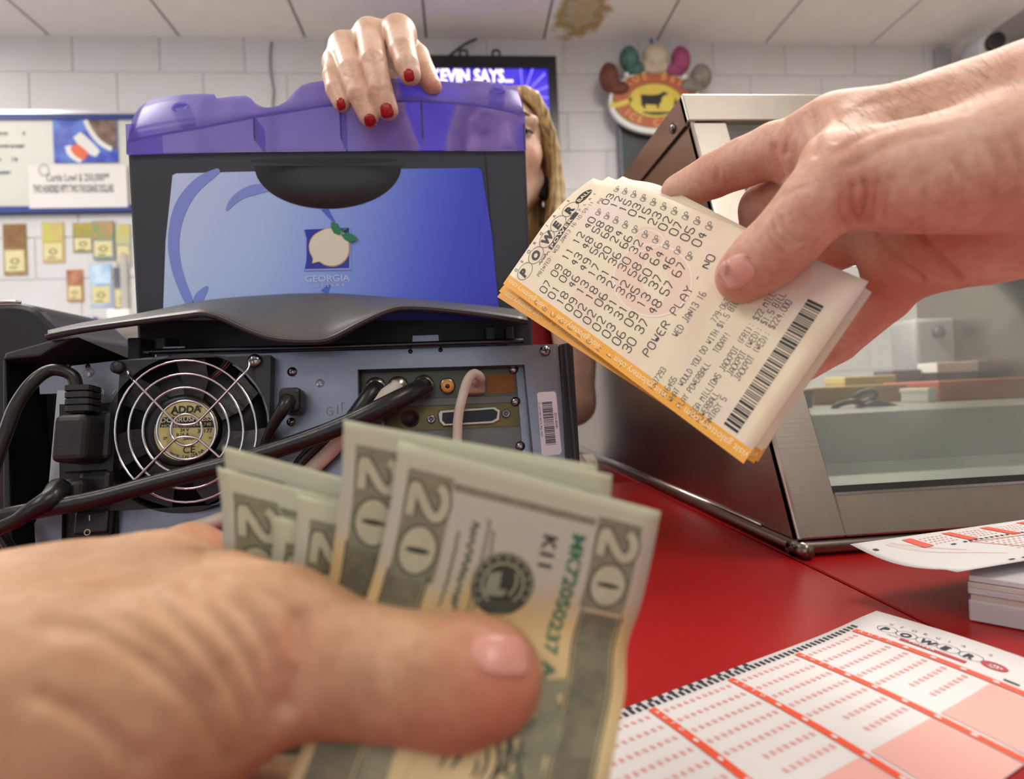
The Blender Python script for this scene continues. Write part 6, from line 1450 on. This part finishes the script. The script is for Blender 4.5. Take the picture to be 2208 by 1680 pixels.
p = Print(); p.disc(0, 3*q, 58*q, 36*q, 36); p.poly([(-50*q, 10*q), (-85*q, -1*q), (-100*q, -2*q), (-100*q, -12*q), (-82*q, -12*q), (-55*q, -2*q)]); p.lay('yellow_oval', sm(.0014), mat('sign_yellow', '#d6c255', .5, noise=(20, .4, '#c4a83c')), sg)
p = Print()
cow = [(-32, 14), (-31, -4), (-34, -8), (-29, -9), (-27, -16), (-23, -16), (-22, -7), (2, -8), (3, -16), (7, -16), (8, -7), (13, -2), (15, 8), (22, 13), (28, 14), (27, 19), (22, 18), (20, 22), (16, 18), (6, 14), (-10, 13)]
p.poly([(x*q, (y+2)*q) for x, y in cow]); p.lay('cow_silhouette', sm(.0018), mat('sign_black', '#22201c', .6), sg); p = Print(); p.poly([(40*q, -10*q), (52*q, -10*q), (47*q, 2*q), (45*q, 12*q), (42*q, 2*q)])
p.lay('girl_silhouette', sm(.0018), mat('sign_black', '#22201c', .6), sg)
p = Print(); p.line([(-30*q, -22*q), (0, -26*q), (38*q, -22*q)], [.004, .02, .004], 1); p.lay('green_ground', sm(.0018), mat('sign_green', '#3a4330', .6), sg)
p = Print()
for i, ch in enumerate('BLUE BELL'):
    t = math.radians(150-15*i); x, z = 78*q*math.cos(t), 4*q+50*q*math.sin(t); n_ = nrm(A(math.cos(t)/78, math.sin(t)/50)); p.font(ch, x, z-.008, .05, right=(n_[1], -n_[0]), up=tuple(n_), bold=.03, align='CENTER')
for i, ch in enumerate('ICE CREAM'):
    t = math.radians(210+15*i); x, z = 78*q*math.cos(t), 4*q+50*q*math.sin(t); n_ = -nrm(A(math.cos(t)/78, math.sin(t)/50)); p.font(ch, x, z-.012, .046, right=(n_[1], -n_[0]), up=tuple(n_), bold=.03, align='CENTER')
p.lay('sign_lettering', sm(.0020), mat('sign_letter_cream', '#d8a062', .5), sg, True)
for px, py, rx, ry, c, c2 in ((1312, 170, 20, 30, '#5a3026', '#7c4030'), (1355, 130, 20, 26, '#47705f', '#2c4648'), (1412, 125, 27, 26, '#b4a48e', '#c6b9a6'), (1466, 132, 20, 28, '#8c3a62', '#a04a70'), (1510, 168, 22, 26, '#8b8378', '#6a645c')):
    a = spt(px, py); mm = mat('scoop_'+c[1:], c, .6, noise=(30, .8, c2), bump=(60, .6))
    V, Fc = lathe_geo((a[0], SY-.006, a[2]), (0, -1, 0), [(rx*q*1.05, 0), (rx*q*1.03, .015), (rx*q*.8, .032), (rx*q*.45, .044), (rx*q*.1, .048)], 20)
    V = [A(v[0], v[1], a[2]+(v[2]-a[2])*ry/rx) for v in V]; s_ = mesh('ice_cream_scoop', V, Fc, mm, sg, True)
    V, Fc = lathe_geo((a[0]+(c0[0]-a[0])*.2, SY-.006, a[2]-ry*q*.7), (0, -1, 0), [(rx*q*1.2, 0), (rx*q*1.15, .012), (rx*q*.7, .022)], 14)
    mesh('scoop_skirt', [A(v[0], v[1], a[2]-ry*q*.75+(v[2]-a[2]+ry*q*.75)*.6) for v in V], Fc, mm, s_, True)
for px, py in ((1350, 164), (1391, 150), (1435, 151), (1475, 168)):
    a = spt(px, py); lathe('white_gap_stud', (a[0], SY, a[2]), (0, -1, 0), [(.016, 0), (.014, .012), (.006, .018)], M_white, sg, 12, True)
tube('hanging_ribbon', [PY(1404, 84, SY+.02), PY(1406, 95, SY+.02), PY(1408, 108, SY+.02)], .008, mat('ribbon_blue', '#5560a0', .5), sg)
# ---- dark board under the sign
r = wr(1341, 250, 1475, 420, 2.84)
db = empty('black_menu_board', (r[0], 2.84, r[2]), 'black letter board below the ice cream sign', 'board')
slab('board_face', r, 2.86, .02, mat('board_black', '#2c2f30', .5, noise=(9, .5, '#454a46')), db, .002)
slab('board_edge', (r[0]-.012, r[0], r[2], r[3]), 2.862, .03, mat('board_edge_grey', '#5a6070', .4), db)

# ---- security camera at the wall top
sy = 2.7
sm_ = empty('security_camera', PY(2100, 85, sy), 'white security camera bracketed high on the block wall', 'security camera')
a = PY(2122, 92, sy); M_camw = mat('camera_white', '#c6c6c8', .35)
lathe('camera_housing', a+A(.02, .1, 0), (-.2, -1, -.25), [(.05, 0), (.06, .03), (.06, .14), (.052, .17)], M_camw, sm_, 20, True)
lathe('lens_ring', a+A(-.013, -.067, -.041), (-.2, -1, -.25), [(.046, 0), (.046, .012), (.03, .016)], M_black, sm_, 20, True)
b_ = PY(2100, 108, sy); tube('mount_arm', [a+A(.02, .06, -.02), a+A(.0, .13, -.06), A(b_[0], WF-.02, b_[2])], .014, M_camw, sm_)
box('mount_plate', (b_[0]-.05, WF-.02, b_[2]-.09), (b_[0]+.04, WF-.001, b_[2]+.12), mat('plate_grey', '#a6a4a6', .4), sm_, .004)
